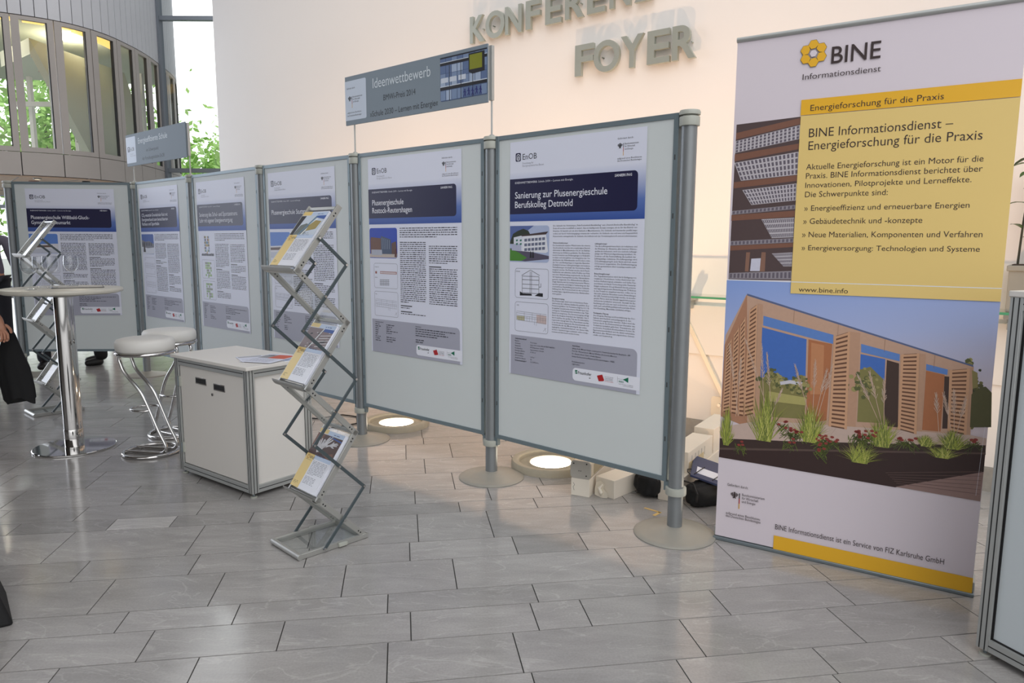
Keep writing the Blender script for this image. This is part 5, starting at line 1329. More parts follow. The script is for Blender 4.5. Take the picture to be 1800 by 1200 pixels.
def build_cabinet(name, loc, rz, W, D, H, over, lab, cat, front_panel_mat, door=True):
    # origin: front right corner on the floor; front runs towards -X, depth towards +Y
    t = empty(name, loc, rz, lab, cat)
    w = .042; zf = .026
    for x, y in ((-w / 2, w / 2), (-W + w / 2, w / 2), (-w / 2, D - w / 2), (-W + w / 2, D - w / 2)):
        b = MB(); profile_post(b, x, y, zf, H - .02); b.build('corner_post', t, bev=.0015, seg=1)
        b = MB(); b.cyl((x, y, 0), (x, y, .008), .018, M_CAP, n=20); b.cyl((x, y, .006), (x, y, zf), .006, M_ALUD, n=12); b.build('foot', t)
    for z in (zf + w / 2, H - .02 - w / 2):
        for p0, p1 in (((-W + w, w / 2), (-w, w / 2)), ((-W + w, D - w / 2), (-w, D - w / 2)), ((-w / 2, w), (-w / 2, D - w)), ((-W + w / 2, w), (-W + w / 2, D - w))):
            b = MB(); profile_rail(b, p0, p1, z); b.build('rail', t, bev=.0015, seg=1)
    z0, z1 = zf + w, H - .02 - w
    pm = front_panel_mat
    b = MB(); b.box((-w * .62, w, z0), (-w * .38, D - w, z1), pm); b.build('side_panel', t, smooth=0)
    b = MB(); b.box((-W + w * .38, w, z0), (-W + w * .62, D - w, z1), pm); b.build('side_panel', t, smooth=0)
    b = MB(); b.box((-W + w, D - w * .62, z0), (-w, D - w * .38, z1), pm); b.build('back_panel', t, smooth=0)
    b = MB(); b.box((-W - over, -over, H - .02), (over, D + over, H), M_WHITE); b.build('top', t, bev=.003)
    if door:
        b = MB(); b.box((-W + w + .004, w * .22, z0 + .004), (-w - .003, w * .42, z1 - .003), pm); dr = b.build('door', t, bev=.0015)
        b = MB(); b.box((-W + w, w * .5, z0), (-w, w * .55, z1), M_BLACK); b.build('door_recess', t, smooth=0)
        for x, z in ((-W * .635, H * .815), (-W * .385, H * .795)):
            b = MB(); b.box((x - .058, w * .22 - .003, z - .02), (x + .058, w * .22, z + .02), M_CHROME); b.box((x - .052, w * .22 - .0036, z - .014), (x + .052, w * .22 - .001, z + .014), M_BLACK); b.build('handle_slot', dr, bev=.001)
        b = MB(); x, z = -W * .478, H * .73; b.cyl((x, w * .22 - .006, z), (x, w * .22, z), .009, M_CHROME, n=20); b.cyl((x, w * .22 - .0066, z), (x, w * .22 - .005, z), .005, M_BLACK, n=12); b.build('lock', dr)
        for z in (z0 + .10, z1 - .10):
            b = MB(); b.box((-W + w * .7, -.003, z - .03), (-W + w + .012, .012, z + .03), M_CAP); b.cyl((-W + w, -.004, z - .03), (-W + w, -.004, z + .03), .005, M_ALUD, n=10); b.build('hinge', t)
    else:
        b = MB(); b.box((-W + w, w * .38, z0), (-w, w * .62, z1), pm); b.build('front_panel', t, smooth=0)
        b = MB()
        for x0_, x1_, q0, q1 in ((-W + w, -W + w + .006, z0, z1), (-w - .006, -w, z0, z1), (-W + w, -w, z0, z0 + .006), (-W + w, -w, z1 - .006, z1)): b.box((x0_, w * .3, q0), (x1_, w * .62, q1), M_BLACK)
        b.build('gasket', t, smooth=0)
    return t
CABX = Vector((-1.417, 3.758))
build_cabinet('white_cabinet', (CABX.x, CABX.y, 0), -.6439, .756, .41, .735, .015, 'low white cabinet with aluminium edges and a locked door, beside the brochure rack', 'cabinet', M_WHITE)
# tall counter at the right edge: corner nearest the banner at (1.612,2.308); its face runs towards the viewer
FROST = mat('frosted counter panel', srgb(206, 214, 218), .35, noise=.02, nscale=2)
CU = Vector((.351, -.936)).normalized()
cw = .80
cp_ = Vector((1.612, 2.308)) + CU * cw
build_cabinet('display_counter', (cp_.x, cp_.y, 0), math.atan2(CU.y, CU.x), cw, .5, 1.255, .004, 'tall counter with grey profile frame and pale panels, right of the banner', 'counter', FROST, door=False)

# leaflets on the cabinet
def leaflet(loc, rz, w, h, top, lab, kind):
    t = empty('leaflet', loc, rz, lab, 'leaflet', 'leaflets on the white cabinet')
    b = MB(); b.box((-w / 2, -h / 2, 0), (w / 2, h / 2, .0016), M_PAPER); b.build('paper', t, smooth=0)
    X = Matrix.Rotation(-PI / 2, 4, 'X')
    def fl_(b, P, m, z): b.add([(x, y, z) for x, y in P], [tuple(range(len(P)))], m)
    b = MB(); z = .0020
    if kind == 0:
        fl_(b, [(-w * .1, h * .0), (w * .45, h * .0), (w * .45, h * .42), (-w * .1, h * .42)], col('leaflet orange', 206, 92, 60), z)
        fl_(b, [(-w * .45, h * .02), (-w * .1, h * .0), (-w * .1, h * .4), (-w * .3, h * .42), (-w * .45, h * .3)], col('leaflet mid grey', 150, 152, 158), z)
        fl_(b, [(-w * .40, h * .30), (-w * .16, h * .28), (-w * .16, h * .33), (-w * .40, h * .36)], col('leaflet dark', 70, 70, 76), z + .0003)
    elif kind == 1: fl_(b, [(-w * .45, h * .25), (w * .45, h * .25), (w * .45, h * .45), (-w * .45, h * .45)], col('leaflet pale grey', 176, 178, 184), z)
    else: fl_(b, [(-w * .45, -h * .45), (w * .45, -h * .45), (w * .45, -h * .3), (-w * .45, -h * .3)], col('leaflet blue', 160, 176, 206), z)
    b.build('picture', t, smooth=0)
    rng = random.Random(int(rz * 100)); b = MB()
    for q in range(8):
        x = -w * .42
        while x < w * .3:
            L = rng.uniform(.008, .02); fl_(b, [(x, -h * .1 - q * .012), (x + L, -h * .1 - q * .012), (x + L, -h * .1 - q * .012 + .003), (x, -h * .1 - q * .012 + .003)], INKG, z); x += L + .004
    b.build('print', t, smooth=0)
def on_cab(s, q): 
    a = -.6439; return (CABX.x - s * math.cos(a) - q * math.sin(a), CABX.y - s * math.sin(a) + q * math.cos(a))
x, y = on_cab(.13, .235); leaflet((x, y, .7388), -.3, .20, .285, 0, 'orange and grey leaflet lying uppermost on the white cabinet', 0)
x, y = on_cab(.215, .175); leaflet((x, y, .7369), .55, .145, .20, 0, 'plain white leaflet on the cabinet, nearest its front edge', 1)
x, y = on_cab(.05, .34); leaflet((x, y, .7350), -.62, .10, .20, 0, 'pale blue and white leaflet on the cabinet, nearest its back corner', 2)

# ================================================================== BROCHURE RACKS
RF = [(.02, .014), (.10, .249), (.068, .764), (.038, 1.278)]
RB = [(.335, .018), (.302, .525), (.272, 1.039), (.246, 1.548)]
ARM = [(.118, .02), (.333, .264), (.083, .51), (.305, .778), (.047, 1.023), (.27, 1.299), (.141, 1.417)]
XS = [(.224, .127), (.205, .387), (.19, .645), (.174, .906), (.16, 1.164)]
RW = .257
def P3(x, p): return Vector((x, p[0], p[1]))
def make_rack(label):
    t = empty('brochure_rack', (0, 0, 0), 0, label, 'rack', 'folding brochure racks')
    # base frame
    b = MB()
    for x in (.008, RW - .008): b.bar((x, 0.01, .014), (x, .345, .014), .024, .014, M_SILVER, (1, 0, 0))
    b.cyl((0, .0, .014), (RW, .0, .014), .014, M_SILVER, n=20)
    b.box((0, .325, .004), (RW, .35, .026), M_SILVER)
    b.build('base_frame', t, bev=.001, seg=1)
    b = MB(); b.add([(.016, .012, .016), (RW - .016, .012, .016), (RW - .016, .325, .016), (.016, .325, .016)], [(0, 1, 2, 3)], M_CLEAR); b.build('clear_sheet', t, smooth=0)
    for x in (-.006, RW + .006):
        b = MB(); b.box((x - .006, .19, .006), (x + .006, .235, .024), M_CAP); b.build('latch', t, bev=.002)
    links = [(RB[0], RF[1]), (RF[1], RB[1]), (RB[1], RF[2]), (RF[2], RB[2]), (RB[2], RF[3]), (RF[3], RB[3])]
    for k, (p, q) in enumerate(links):
        tray = k % 2 == 1
        holder = empty('tray' if tray else 'back_link', (0, 0, 0)); holder.parent = t
        for x in (.007, RW - .007):
            b = MB(); b.bar(P3(x, p), P3(x, q), .026, .010, M_SILVER, (1, 0, 0))
            for e in (p, q):
                d = (P3(x, q) - P3(x, p)).normalized() * (.03 if e is p else -.03)
                for s in (0, 1): b.cyl(P3(x - .0058, e) + d * (1 + .5 * s) , P3(x + .0058, e) + d * (1 + .5 * s), .0042, M_BLACK, n=10)
            b.build('side_rail', holder, bev=.001, seg=1)
        d = (P3(0, q) - P3(0, p)).normalized(); n = Vector((0, -d.z, d.y))
        if n.z < 0: n = -n
        b = MB(); o = -n * .004
        b.add([P3(.013, p) + o, P3(RW - .013, p) + o, P3(RW - .013, q) + o, P3(.013, q) + o], [(0, 1, 2, 3)], M_CLEAR); b.build('clear_sheet', holder, smooth=0)
        b = MB(); b.box((.004, q[0] - .009, q[1] - .007), (RW - .004, q[0] + .009, q[1] + .007), M_SILVER); b.build('cross_rail', holder, bev=.002)
        if tray:
            # curved lip that carries the brochures
            b = MB(); prof = []
            for j in range(9):
                a = -.25 + 1.75 * j / 8
                prof.append((p[0] - .004 - .036 * math.sin(a) , p[1] - .012 + .036 * (1 - math.cos(a))))
            prof = [(p[0] + .004, p[1] - .010)] + [(p[0] - .038 * math.sin(a), p[1] - .012 + .034 * (1 - math.cos(a))) for a in [.25 + 1.25 * j / 8 for j in range(9)]]
            vs = []; 
            for yy, zz in prof: vs += [(-.004, yy, zz), (RW + .004, yy, zz)]
            for yy, zz in prof: vs += [(-.004, yy + .002, zz - .003), (RW + .004, yy + .002, zz - .003)]
            n_ = len(prof); fs = []
            for j in range(n_ - 1):
                fs += [(2 * j, 2 * j + 1, 2 * j + 3, 2 * j + 2), (2 * n_ + 2 * j + 2, 2 * n_ + 2 * j + 3, 2 * n_ + 2 * j + 1, 2 * n_ + 2 * j)]
                fs += [(2 * j, 2 * j + 2, 2 * n_ + 2 * j + 2, 2 * n_ + 2 * j), (2 * j + 1, 2 * n_ + 2 * j + 1, 2 * n_ + 2 * j + 3, 2 * j + 3)]
            fs.append((2 * n_ - 2, 2 * n_ - 1, 4 * n_ - 1, 4 * n_ - 2))
            b.add(vs, fs, M_SILVER); b.build('lip', holder)
    for x in (-.007, RW + .007):
        for p, q in zip(ARM[:-1], ARM[1:]):
            b = MB(); b.bar(P3(x, p), P3(x, q), .015, .006, M_DARKBAR, (1, 0, 0)); b.build('cross_arm', t, bev=.001, seg=1)
        b = MB()
        for p in ARM + XS: b.cyl(P3(x - .0055, p), P3(x + .0055, p), .0058, M_CHROME, n=12)
        b.build('rivets', t)
    return t
rack = make_rack('folding brochure rack in front of the boards, three trays filled with yellow brochures')
RA = Vector((-1.115, 3.181)); RWD = Vector((.711, -.703)); rang = math.atan2(RWD.y, RWD.x)
rack.location = (RA.x, RA.y, 0); rack.rotation_euler.z = rang
rack2 = copy_tree(rack); rack2['label'] = 'folding brochure rack with empty trays behind the chrome bar table'
RA2 = Vector((-3.995, 5.735)); rack2.location = (RA2.x, RA2.y, 0); rack2.rotation_euler.z = math.atan2(-.17, .19)

# brochures standing in the front rack's trays
BY = mat('brochure yellow', srgb(226, 198, 122), .4); BBL = mat('brochure pale blue', srgb(186, 202, 226), .4); BPW = mat('brochure white', srgb(226, 228, 236), .4)
def brochure(k, lab, level, thick):
    p, q = RF[level], RB[level]
    d = Vector((0, q[0] - p[0], q[1] - p[1])).normalized(); n = Vector((0, -d.z, d.y))
    base = Vector((.023, p[0], p[1])) + d * .012 + n * .006
    R = Matrix.Translation(Vector((RA.x, RA.y, 0))) @ Matrix.Rotation(rang, 4, 'Z')
    t = empty('brochure', (0, 0, 0), 0, lab, 'brochure', 'brochures in the front rack')
    lx = Vector((1, 0, 0)); mm = Matrix((lx, -n, d)).transposed().to_4x4(); mm.translation = base
    t.matrix_world = R @ mm
    W, H = .210, .297
    b = MB(); nl = max(2, int(thick / .003))
    for j in range(nl):
        y0 = -thick * j / nl; sh = .0012 * math.sin(j * 2.3 + k)
        b.box((sh, y0 - thick / nl + .0003, 0), (W + sh, y0, H), BPW if j % 3 else PWHITE)
    b.build('pages', t, smooth=0)
    y = -thick - .0006
    b = MB(); b.rect(0, 0, W, H, BPW, y + .0002); b.rect(0, 0, W * .33, H * .56, BY, y - .0002); b.rect(0, H * .93, W * .36, H, BY, y - .0002); b.rect(W * .36, H * .90, W, H * .99, BBL, y - .0002); b.rect(W * .33, H * .50, W, H * .62, BBL, y - .0002); b.build('cover', t, smooth=0)
    b = MB(); x0, x1, z0, z1 = (0, W, H * .56, H * .92)
    P = lambda l: [(x0 + u * (x1 - x0), z0 + v * (z1 - z0)) for u, v in l]
    yy = y - .0003
    if k == 0:
        b.flat(P([(0, 0), (1, 0), (1, 1), (0, 1)]), col('cover sky', 198, 208, 220), yy); b.flat(P([(0, 0), (.12, 0), (.2, 1), (0, 1)]), INK, yy - .0002)
        b.flat(P([(.12, 0), (.55, .05), (.6, .5), (.4, .6), (.2, .5)]), col('cover grey', 104, 112, 108), yy - .0002); b.flat(P([(.3, .0), (.36, .0), (.7, 1), (.62, 1)]), col('cover teal', 96, 128, 150), yy - .0004); b.flat(P([(.42, 0), (.48, 0), (.8, 1), (.74, 1)]), col('cover white bar', 226, 230, 232), yy - .0004)
        b.flat(P([(.55, .2), (.9, .3), (.95, .7), (.7, .75), (.55, .5)]), col('cover ochre', 160, 142, 80), yy - .0005); b.flat(P([(.62, .9), (1, .8), (1, 1), (.7, 1)]), col('cover blue', 54, 88, 160), yy - .0005)
    elif k == 1:
        b.flat(P([(0, 0), (1, 0), (1, 1), (0, 1)]), col('cover mauve', 132, 116, 118), yy); rng = random.Random(2)
        for j in range(16):
            u, v = rng.uniform(.02, .9), rng.uniform(.02, .85); s = rng.uniform(.04, .12)
            b.flat(P([(u, v), (u + s, v + s * .4), (u + s * .8, v + s), (u + s * .1, v + s * .8)]), rng.choice([col('cover pale', 206, 204, 206), col('cover dark', 60, 56, 60)]), yy - .0002 - j * .00002)
        b.flat(P([(.36, 0), (.4, 0), (.62, 1), (.58, 1)]), col('cover white bar', 226, 230, 232), yy - .0006); b.flat(P([(.62, .86), (1, .84), (1, 1), (.62, 1)]), col('cover blue', 54, 88, 160), yy - .0006)
        for j in range(5): b.flat(P([(.6, .1 + j * .13), (1, .2 + j * .13), (1, .23 + j * .13), (.6, .14 + j * .13)]), col('cover pale', 206, 204, 206), yy - .0006)
    else:
        b.flat(P([(0, 0), (1, 0), (1, 1), (0, 1)]), col('cover brown', 82, 60, 56), yy); b.flat(P([(0, .3), (.25, .5), (.3, 1), (0, 1)]), col('cover rust', 122, 84, 70), yy - .0002)
        b.flat(P([(.6, .1), (.9, .3), (1, .1), (.8, 0)]), col('cover rust', 122, 84, 70), yy - .0002)
        def hand(ox, oz, s, a):
            c, q = math.cos(a), math.sin(a)
            for F in ([(0, 0), (.10, .02), (.13, .16), (.08, .24), (-.02, .2)], [(.0, .2), (.03, .36), (.06, .36), (.05, .2)], [(.05, .22), (.09, .39), (.12, .38), (.09, .2)], [(.09, .2), (.15, .34), (.18, .32), (.12, .16)], [(.12, .12), (.21, .2), (.22, .16), (.13, .05)], [(-.01, .1), (-.07, .2), (-.05, .23), (.02, .18)]):
                b.flat(P([(ox + s * (u * c - v * q), oz + s * (u * q + v * c) * 1.3) for u, v in F]), col('cover glove', 208, 206, 210), yy - .0004)
        hand(.30, .12, 1.3, .35); hand(.36, .42, 1.25, -.25); hand(.62, .62, .8, -1.0)
        b.flat(P([(.5, .93), (1, .84), (1, .9), (.5, .98)]), col('cover blue', 54, 88, 160), yy - .0004)
    b.build('cover_picture', t, smooth=0)
    b = MB(); rng = random.Random(k)
    for r in range(2): scribble(b, W * .38, H * (.585 - .03 * r), W * .9, .004, col('text blue', 70, 96, 150), yy, rng, False)
    for r in range(11): scribble(b, W * .38, H * (.465 - .021 * r), W * .95, .0024, INKG, yy, rng, r < 10)
    for r in range(6): scribble(b, W * .38, H * (.21 - .021 * r), W * .8, .0024, INKG, yy, rng, True)
    for r in range(3): scribble(b, W * .05, H * (.09 - .02 * r), W * .27, .0022, col('text olive', 130, 110, 60), yy, rng, False)
    scribble(b, W * .6, H * .945, W * .85, .0035, col('text blue', 70, 96, 150), yy, rng, True)
    b.build('cover_text', t, smooth=0)
    b = MB(); cx, cz = W * .11, H * .505
    for j in range(6):
        a = PI / 3 * j + .3
        b.flat([(cx + .0085 * math.cos(a) + .0045 * math.cos(a + PI / 3 * i), cz + .0085 * math.sin(a) + .0045 * math.sin(a + PI / 3 * i)) for i in range(6)], DYB if j % 2 else DYC, yy - .0002)
    text(b, 'BINE', W * .18, H * .485, .013, INKB, yy, res=2); text(b, 'Informationsdienst', W * .06, H * .455, .0038, INKB, yy, width=.045, res=1)
    b.build('cover_logo', t, smooth=0)
DYB = mat('logo ochre', srgb(206, 158, 60), .45); DYC = mat('logo ochre dark', srgb(190, 142, 50), .45)
brochure(0, 'stack of brochures with a yellow and grey cover in the top tray of the rack', 3, .012)
brochure(1, 'stack of brochures with a pinkish cover picture in the middle tray of the rack', 2, .016)
brochure(2, 'stack of brochures with white gloves on a brown cover picture in the lowest tray', 1, .02)

# ================================================================== BAR TABLE, GLASSES, STOOLS
TX, TY = -2.985, 4.735
t = empty('bar_table', (TX, TY, 0), 0, 'tall round bar table with pale top on a thick chrome column', 'table')
b = MB(); b.lathe([(0, .0), (.246, .0), (.25, .003), (.25, .010), (.246, .013), (.06, .016), (0, .016)], M_CHROME, n=72); b.build('foot_disc', t)
b = MB(); b.cyl((0, 0, .015), (0, 0, 1.055), .058, M_CHROME, n=48); b.lathe([(.058, .016), (.0595, .02), (.0595, .13), (.058, .135)], M_CHROME, n=48); b.build('column', t)
TT = mat('pale table top', srgb(206, 202, 190), .3, noise=.02)
b = MB(); b.lathe([(0, 1.055), (.33, 1.056), (.354, 1.064), (.358, 1.075), (.354, 1.086), (.345, 1.089), (0, 1.09)], TT, n=72); b.build('top', t)
b = MB(); b.lathe([(.058, 1.03), (.16, 1.048), (.16, 1.055)], M_ALU, n=40); b.build('mount', t)
b = MB(); b.prism(rrect(-.15, -.105, .15, .105, .01), 0, .004, mat('dark tray', srgb(84, 82, 78), .4)); b.prism(rrect(-.142, -.098, .142, .098, .008), .004, .0055, mat('tray sheet', srgb(176, 172, 164), .4))
o = b.build('serving_tray', loc=(TX + .07, TY + .06, 1.09), rz=.55); tag(o, 'thin dark edged tray lying on the bar table', 'tray')
GL = [(-3.063, 4.54, 1.09), (-3.139, 4.768, 1.09), (-3.0, 4.655, 1.0955), (-2.985, 4.85, 1.0955)]
GLAB = ['stemmed glass on the bar table, standing nearest its left rim', 'stemmed glass on the bar table, half hidden between two others', 'stemmed glass in the middle of the bar table, on the near edge of the tray', 'stemmed glass on the tray, nearest the right side of the bar table']
def make_glass():
    t = empty('wine_glass', (0, 0, 0))
    b = MB(); b.lathe([(0, .0), (.034, .0), (.035, .002), (.03, .004), (.008, .008), (.0045, .014)], M_WINE, n=32); b.build('foot', t)
    b = MB(); b.lathe([(.0045, .014), (.0036, .05), (.0038, .085), (.007, .094)], M_WINE, n=16); b.build('stem', t)
    b = MB(); b.lathe([(.007, .094), (.026, .104), (.040, .122), (.046, .146), (.0455, .175), (.042, .205), (.0412, .205), (.0445, .175), (.045, .147), (.039, .124), (.025, .107), (0, .098)], M_WINE, n=40); b.build('bowl', t)
    return t
g0 = None
for k, p in enumerate(GL):
    if k == 0: g0 = make_glass(); o = g0
    else: o = copy_tree(g0)
    o.location = p; tag(o, GLAB[k], 'glass', 'stemmed glasses on the bar table')
def wine_in(p):
    b = MB(); b.lathe([(0, .099), (.024, .108), (.038, .125), (.0425, .136), (0, .136)], glass_mat('still water', (.94, .96, .97), .01, 1.0), n=32)
    o = b.build('water', loc=p); return o
w_ = wine_in(GL[0]); w_.location = (0, 0, 0); w_.parent = g0

def make_stool():
    # seat axis over the base ring; legs run from the seat edge at -X down to the ring at +X
    t = empty('bar_stool', (0, 0, 0))
    SH = .775
    b = MB(); b.lathe([(0, SH - .085), (.165, SH - .085), (.176, SH - .075), (.179, SH - .05), (.178, SH - .025), (.168, SH - .008), (.14, SH - .001), (0, SH)], M_SEAT, n=56); b.build('seat', t, smooth=60)
    b = MB(); b.lathe([(.172 + .0125 * math.cos(a), SH - .095 + .0125 * math.sin(a)) for a in [2 * PI * k / 12 for k in range(13)]], M_CHROME, n=56); b.build('seat_ring', t)
    for sg in (-1, 1):
        y = sg * .055
        pts = [(-.02, y, SH - .10), (-.10, y, SH - .10), (-.145, y, SH - .112), (-.158, y, SH - .14), (-.150, y, SH - .17), (-.12, y, SH - .235), (0, y, .40), (.10, y, .175), (.145, y, .085), (.152, y, .055), (.138, y, .028), (.105, y, .014), (.0, y, .0115), (-.155, y, .0115)]
        P = [Vector(p) for p in pts]; S = []
        for i in range(len(P) - 1):
            p0 = P[max(i - 1, 0)]; p1 = P[i]; p2 = P[i + 1]; p3 = P[min(i + 2, len(P) - 1)]
            for k in range(5):
                u = k / 5; S.append(.5 * ((2 * p1) + (p2 - p0) * u + (2 * p0 - 5 * p1 + 4 * p2 - p3) * u * u + (3 * p1 - p0 - 3 * p2 + p3) * u ** 3))
        S.append(P[-1])
        b = MB(); b.tube(S, .0115, M_CHROME, n=14); b.build('leg', t, smooth=60)
    b = MB(); b.tube([(.172 * math.cos(a), .172 * math.sin(a), .0115) for a in [2 * PI * k / 56 for k in range(56)]], .0115, M_CHROME, n=12, closed=True); b.build('base_ring', t, smooth=60)
    ft = []
    for k in range(29):
        a = -PI / 2 + PI * k / 28; ft.append((-.02 - .10 * math.cos(a), .085 * math.sin(a), .30))
    b = MB(); b.tube([(.047, -.055, .30), (.03, -.08, .30)] + ft + [(.03, .08, .30), (.047, .055, .30)], .008, M_CHROME, n=10); b.build('footrest', t, smooth=60)
    return t
st = make_stool(); st.location = (-2.405, 4.63, 0); st.rotation_euler.z = math.radians(-12)
tag(st, 'chrome bar stool with white round seat, standing nearer the bar table', 'stool', 'white topped chrome bar stools')
s2 = copy_tree(st); s2.location = (-2.47, 5.10, 0); s2.rotation_euler.z = math.radians(150)
tag(s2, 'chrome bar stool with white round seat, the rear one partly behind the cabinet', 'stool', 'white topped chrome bar stools')

# ================================================================== BOXES AND BAGS BEHIND THE BOARDS
M_CARD = mat('white carton', srgb(228, 220, 206), .7, noise=.03, nscale=6)
M_BAG = mat('black nylon', srgb(16, 16, 18), .75, bump=.4, bscale=60)
def carton(loc, rz, L, W, H, lab, extra=None, grp=None):
    t = empty('carton', loc, rz, lab, 'box', grp)
    b = MB(); b.box((0, 0, 0), (L, W, H), M_CARD); b.build('body', t, bev=.002)
    if extra: extra(t, L, W, H)
    return t
def flap(t, L, W, H):
    b = MB(); b.box((-.0015, .004, .004), (0.0, W - .004, H - .003), M_CARD)
    b.add([(-.0022, W * .40, H * .75), (-.0022, W * .32, H * .6), (-.0022, W * .4, H * .5), (-.0022, W * .3, H * .3), (-.0022, W * .32, H * .3), (-.0022, W * .43, H * .5), (-.0022, W * .35, H * .6), (-.0022, W * .43, H * .75)], [tuple(range(8))], M_BLACK)
    b.build('end_flap', t, smooth=0)
def seam(t, L, W, H):
    b = MB(); b.box((L * .02, -.001, H - .0004), (L * .98, W * .5, H + .001), M_CARD); b.build('lid_flap', t, smooth=0)
    b = MB(); b.add([(.012, -.0007, H * .75), (.02, -.0007, H * .62), (.012, -.0007, H * .5), (.018, -.0007, H * .3), (.02, -.0007, H * .3), (.014, -.0007, H * .5), (.022, -.0007, H * .62), (.014, -.0007, H * .75)], [tuple(range(8))], M_BLACK); b.build('torn_edge', t, smooth=0)
A1 = math.atan2(.80, .60)
carton((.335, 3.855, 0), math.atan2(-.045, .1), .108, .42, .10, 'small white carton under a cream case, beside the second uplight', seam, 'white cartons on the floor')
carton((.475, 3.872, 0), math.atan2(-.088, .09), .128, .37, .105, 'white carton with torn paper flap, between the cream case and a black bag', None, 'white cartons on the floor')
# crumpled paper sticking out of the torn carton
b = MB(); rng = random.Random(4); M_TISS = mat('crumpled paper', srgb(232, 224, 208), .8)
P = [(0, 0), (.05, -.005), (.085, .0), (.09, .03), (.06, .05), (.065, .075), (.03, .085), (.0, .07), (-.008, .03)]
vs = [(x, -.012 + rng.uniform(-.012, .006), z) for x, z in P] + [(.04, -.022, .04), (.04, .004, .04)]
n_ = len(P); b.add(vs, [(i, (i + 1) % n_, n_) for i in range(n_)] + [((i + 1) % n_, i, n_ + 1) for i in range(n_)], M_TISS)
b.tube([(.045, -.02, .01), (.055, -.035, .03), (.045, -.04, .055), (.06, -.03, .075)], [.007, .010, .009, .005], M_TISS, n=8)
o = b.build('crumpled_paper', loc=(.482, 3.862, .004), rz=math.atan2(-.088, .09)); tag(o, 'crumpled white paper hanging out of the torn carton', 'paper')
# cream case (roll-up cassette) on the first carton
t = empty('banner_case', (.335, 3.855, .1005), math.atan2(-.045, .1), 'cream cassette case with rounded grey end plate lying on a white carton', 'case')
M_CASE = mat('cream case', srgb(214, 204, 184), .4, .1)
X = Matrix.Rotation(PI / 2, 4, 'X')
b = MB(); b.prism(rrect(-.004, .0, .112, .10, .022), -.44, -.012, M_CASE, X); b.build('body', t)
b = MB(); b.prism(rrect(-.006, -.002, .114, .102, .024), -.012, .0, mat('grey end plate', srgb(172, 168, 160), .45), X); b.build('end_plate', t, bev=.0015)
b = MB()
for x, z in ((.014, .085), (.09, .088), (.088, .02), (.045, .045), (.056, .045)): b.cyl((x, -.0, z), (x, -.0012, z), .004 if z != .045 else .0025, M_BLACK, n=10)
b.build('screws', t)
b = MB(); b.box((.111, .06, .02), (.1145, .36, .075), mat('cream slot', srgb(170, 158, 132), .6)); b.build('slot', t, bev=.006)
def soft_bag(name, loc, rz, sx, sy, sz, lab, cat, seed, squash=.8):
    rng = random.Random(seed)
    bm = bmesh.new(); bmesh.ops.create_icosphere(bm, subdivisions=4, radius=1)
    ph = [rng.uniform(0, 6) for _ in range(6)]
    for v in bm.verts:
        c = v.co.copy(); e = squash
        f = lambda q: math.copysign(abs(q) ** e, q)
        w = 1 + .05 * math.sin(6 * c.x + ph[0]) * math.sin(5 * c.z + ph[1]) + .035 * math.sin(13 * c.y + ph[2] + 4 * c.z) + .02 * math.sin(23 * c.x + 9 * c.z + ph[3])
        v.co = Vector((f(c.x) * sx * w, f(c.y) * sy * w, max(f(c.z) * sz * w, -sz * .94)))
    me = bpy.data.meshes.new(name); bm.to_mesh(me); bm.free()
    me.polygons.foreach_set('use_smooth', [True] * len(me.polygons)); me.materials.append(M_BAG)
    t = empty(name, loc, rz, lab, cat)
    o = bpy.data.objects.new('body', me); COL.objects.link(o); o.parent = t; o.location = (0, 0, sz * .94)
    return t
t = soft_bag('black_bag', (.80, 3.88, 0), .85, .11, .085, .08, 'black nylon bag under the rightmost board, beside the torn carton', 'bag', 1, .7)
b = MB(); b.tube([(-.08, -.07, .11), (-.03, -.088, .14), (.03, -.088, .14), (.08, -.07, .11)], .006, M_BLACK, n=8); b.build('strap', t)
t = soft_bag('roll_bag', (1.065, 3.725, 0), .45, .13, .066, .068, 'black rolled bag under the blue folder, beside the roll-up banner', 'bag', 2, .7)
b = MB(); b.tube([(-.13, -.065, .05), (-.135, -.075, .10), (-.125, -.03, .14), (-.13, .04, .135)], .005, M_BLACK, n=8); b.build('strap', t)
# blue folder leaning on the roll bag
fo = Vector((.965, 3.72, .160)); e1 = Vector((.085, .26, .03)); e2 = Vector((.20, -.115, -.045)); e3 = e2.cross(e1).normalized()
t = empty('blue_folder', fo, 0, 'dark blue folder with white label and elastic band on the rolled bag', 'folder')
MX = Matrix((e2.normalized(), e1.normalized(), e3)).transposed().to_4x4()
M_FOLD = mat('blue board', srgb(52, 62, 98), .5)
b = MB(); b.box((0, 0, -.006), (.235, .28, .006), M_FOLD, MX); b.build('cover', t, bev=.002)
b = MB(); b.box((.03, .05, .0062), (.22, .135, .0072), PWHITE, MX); b.build('label_strip', t, smooth=0)
b = MB()
for xx in (.05, .15): b.tube([MX @ Vector((xx - .03, .02, .009)), MX @ Vector((xx - .01, .06, .014)), MX @ Vector((xx, .09, .014)), MX @ Vector((xx + .02, .15, .010))], .0024, M_BLACK, n=6)
b.tube([MX @ Vector((.0, .0, .008)), MX @ Vector((-.018, .01, .012)), MX @ Vector((-.02, .04, .012)), MX @ Vector((.0, .07, .009))], .003, M_BLACK, n=6)
b.build('elastic', t)
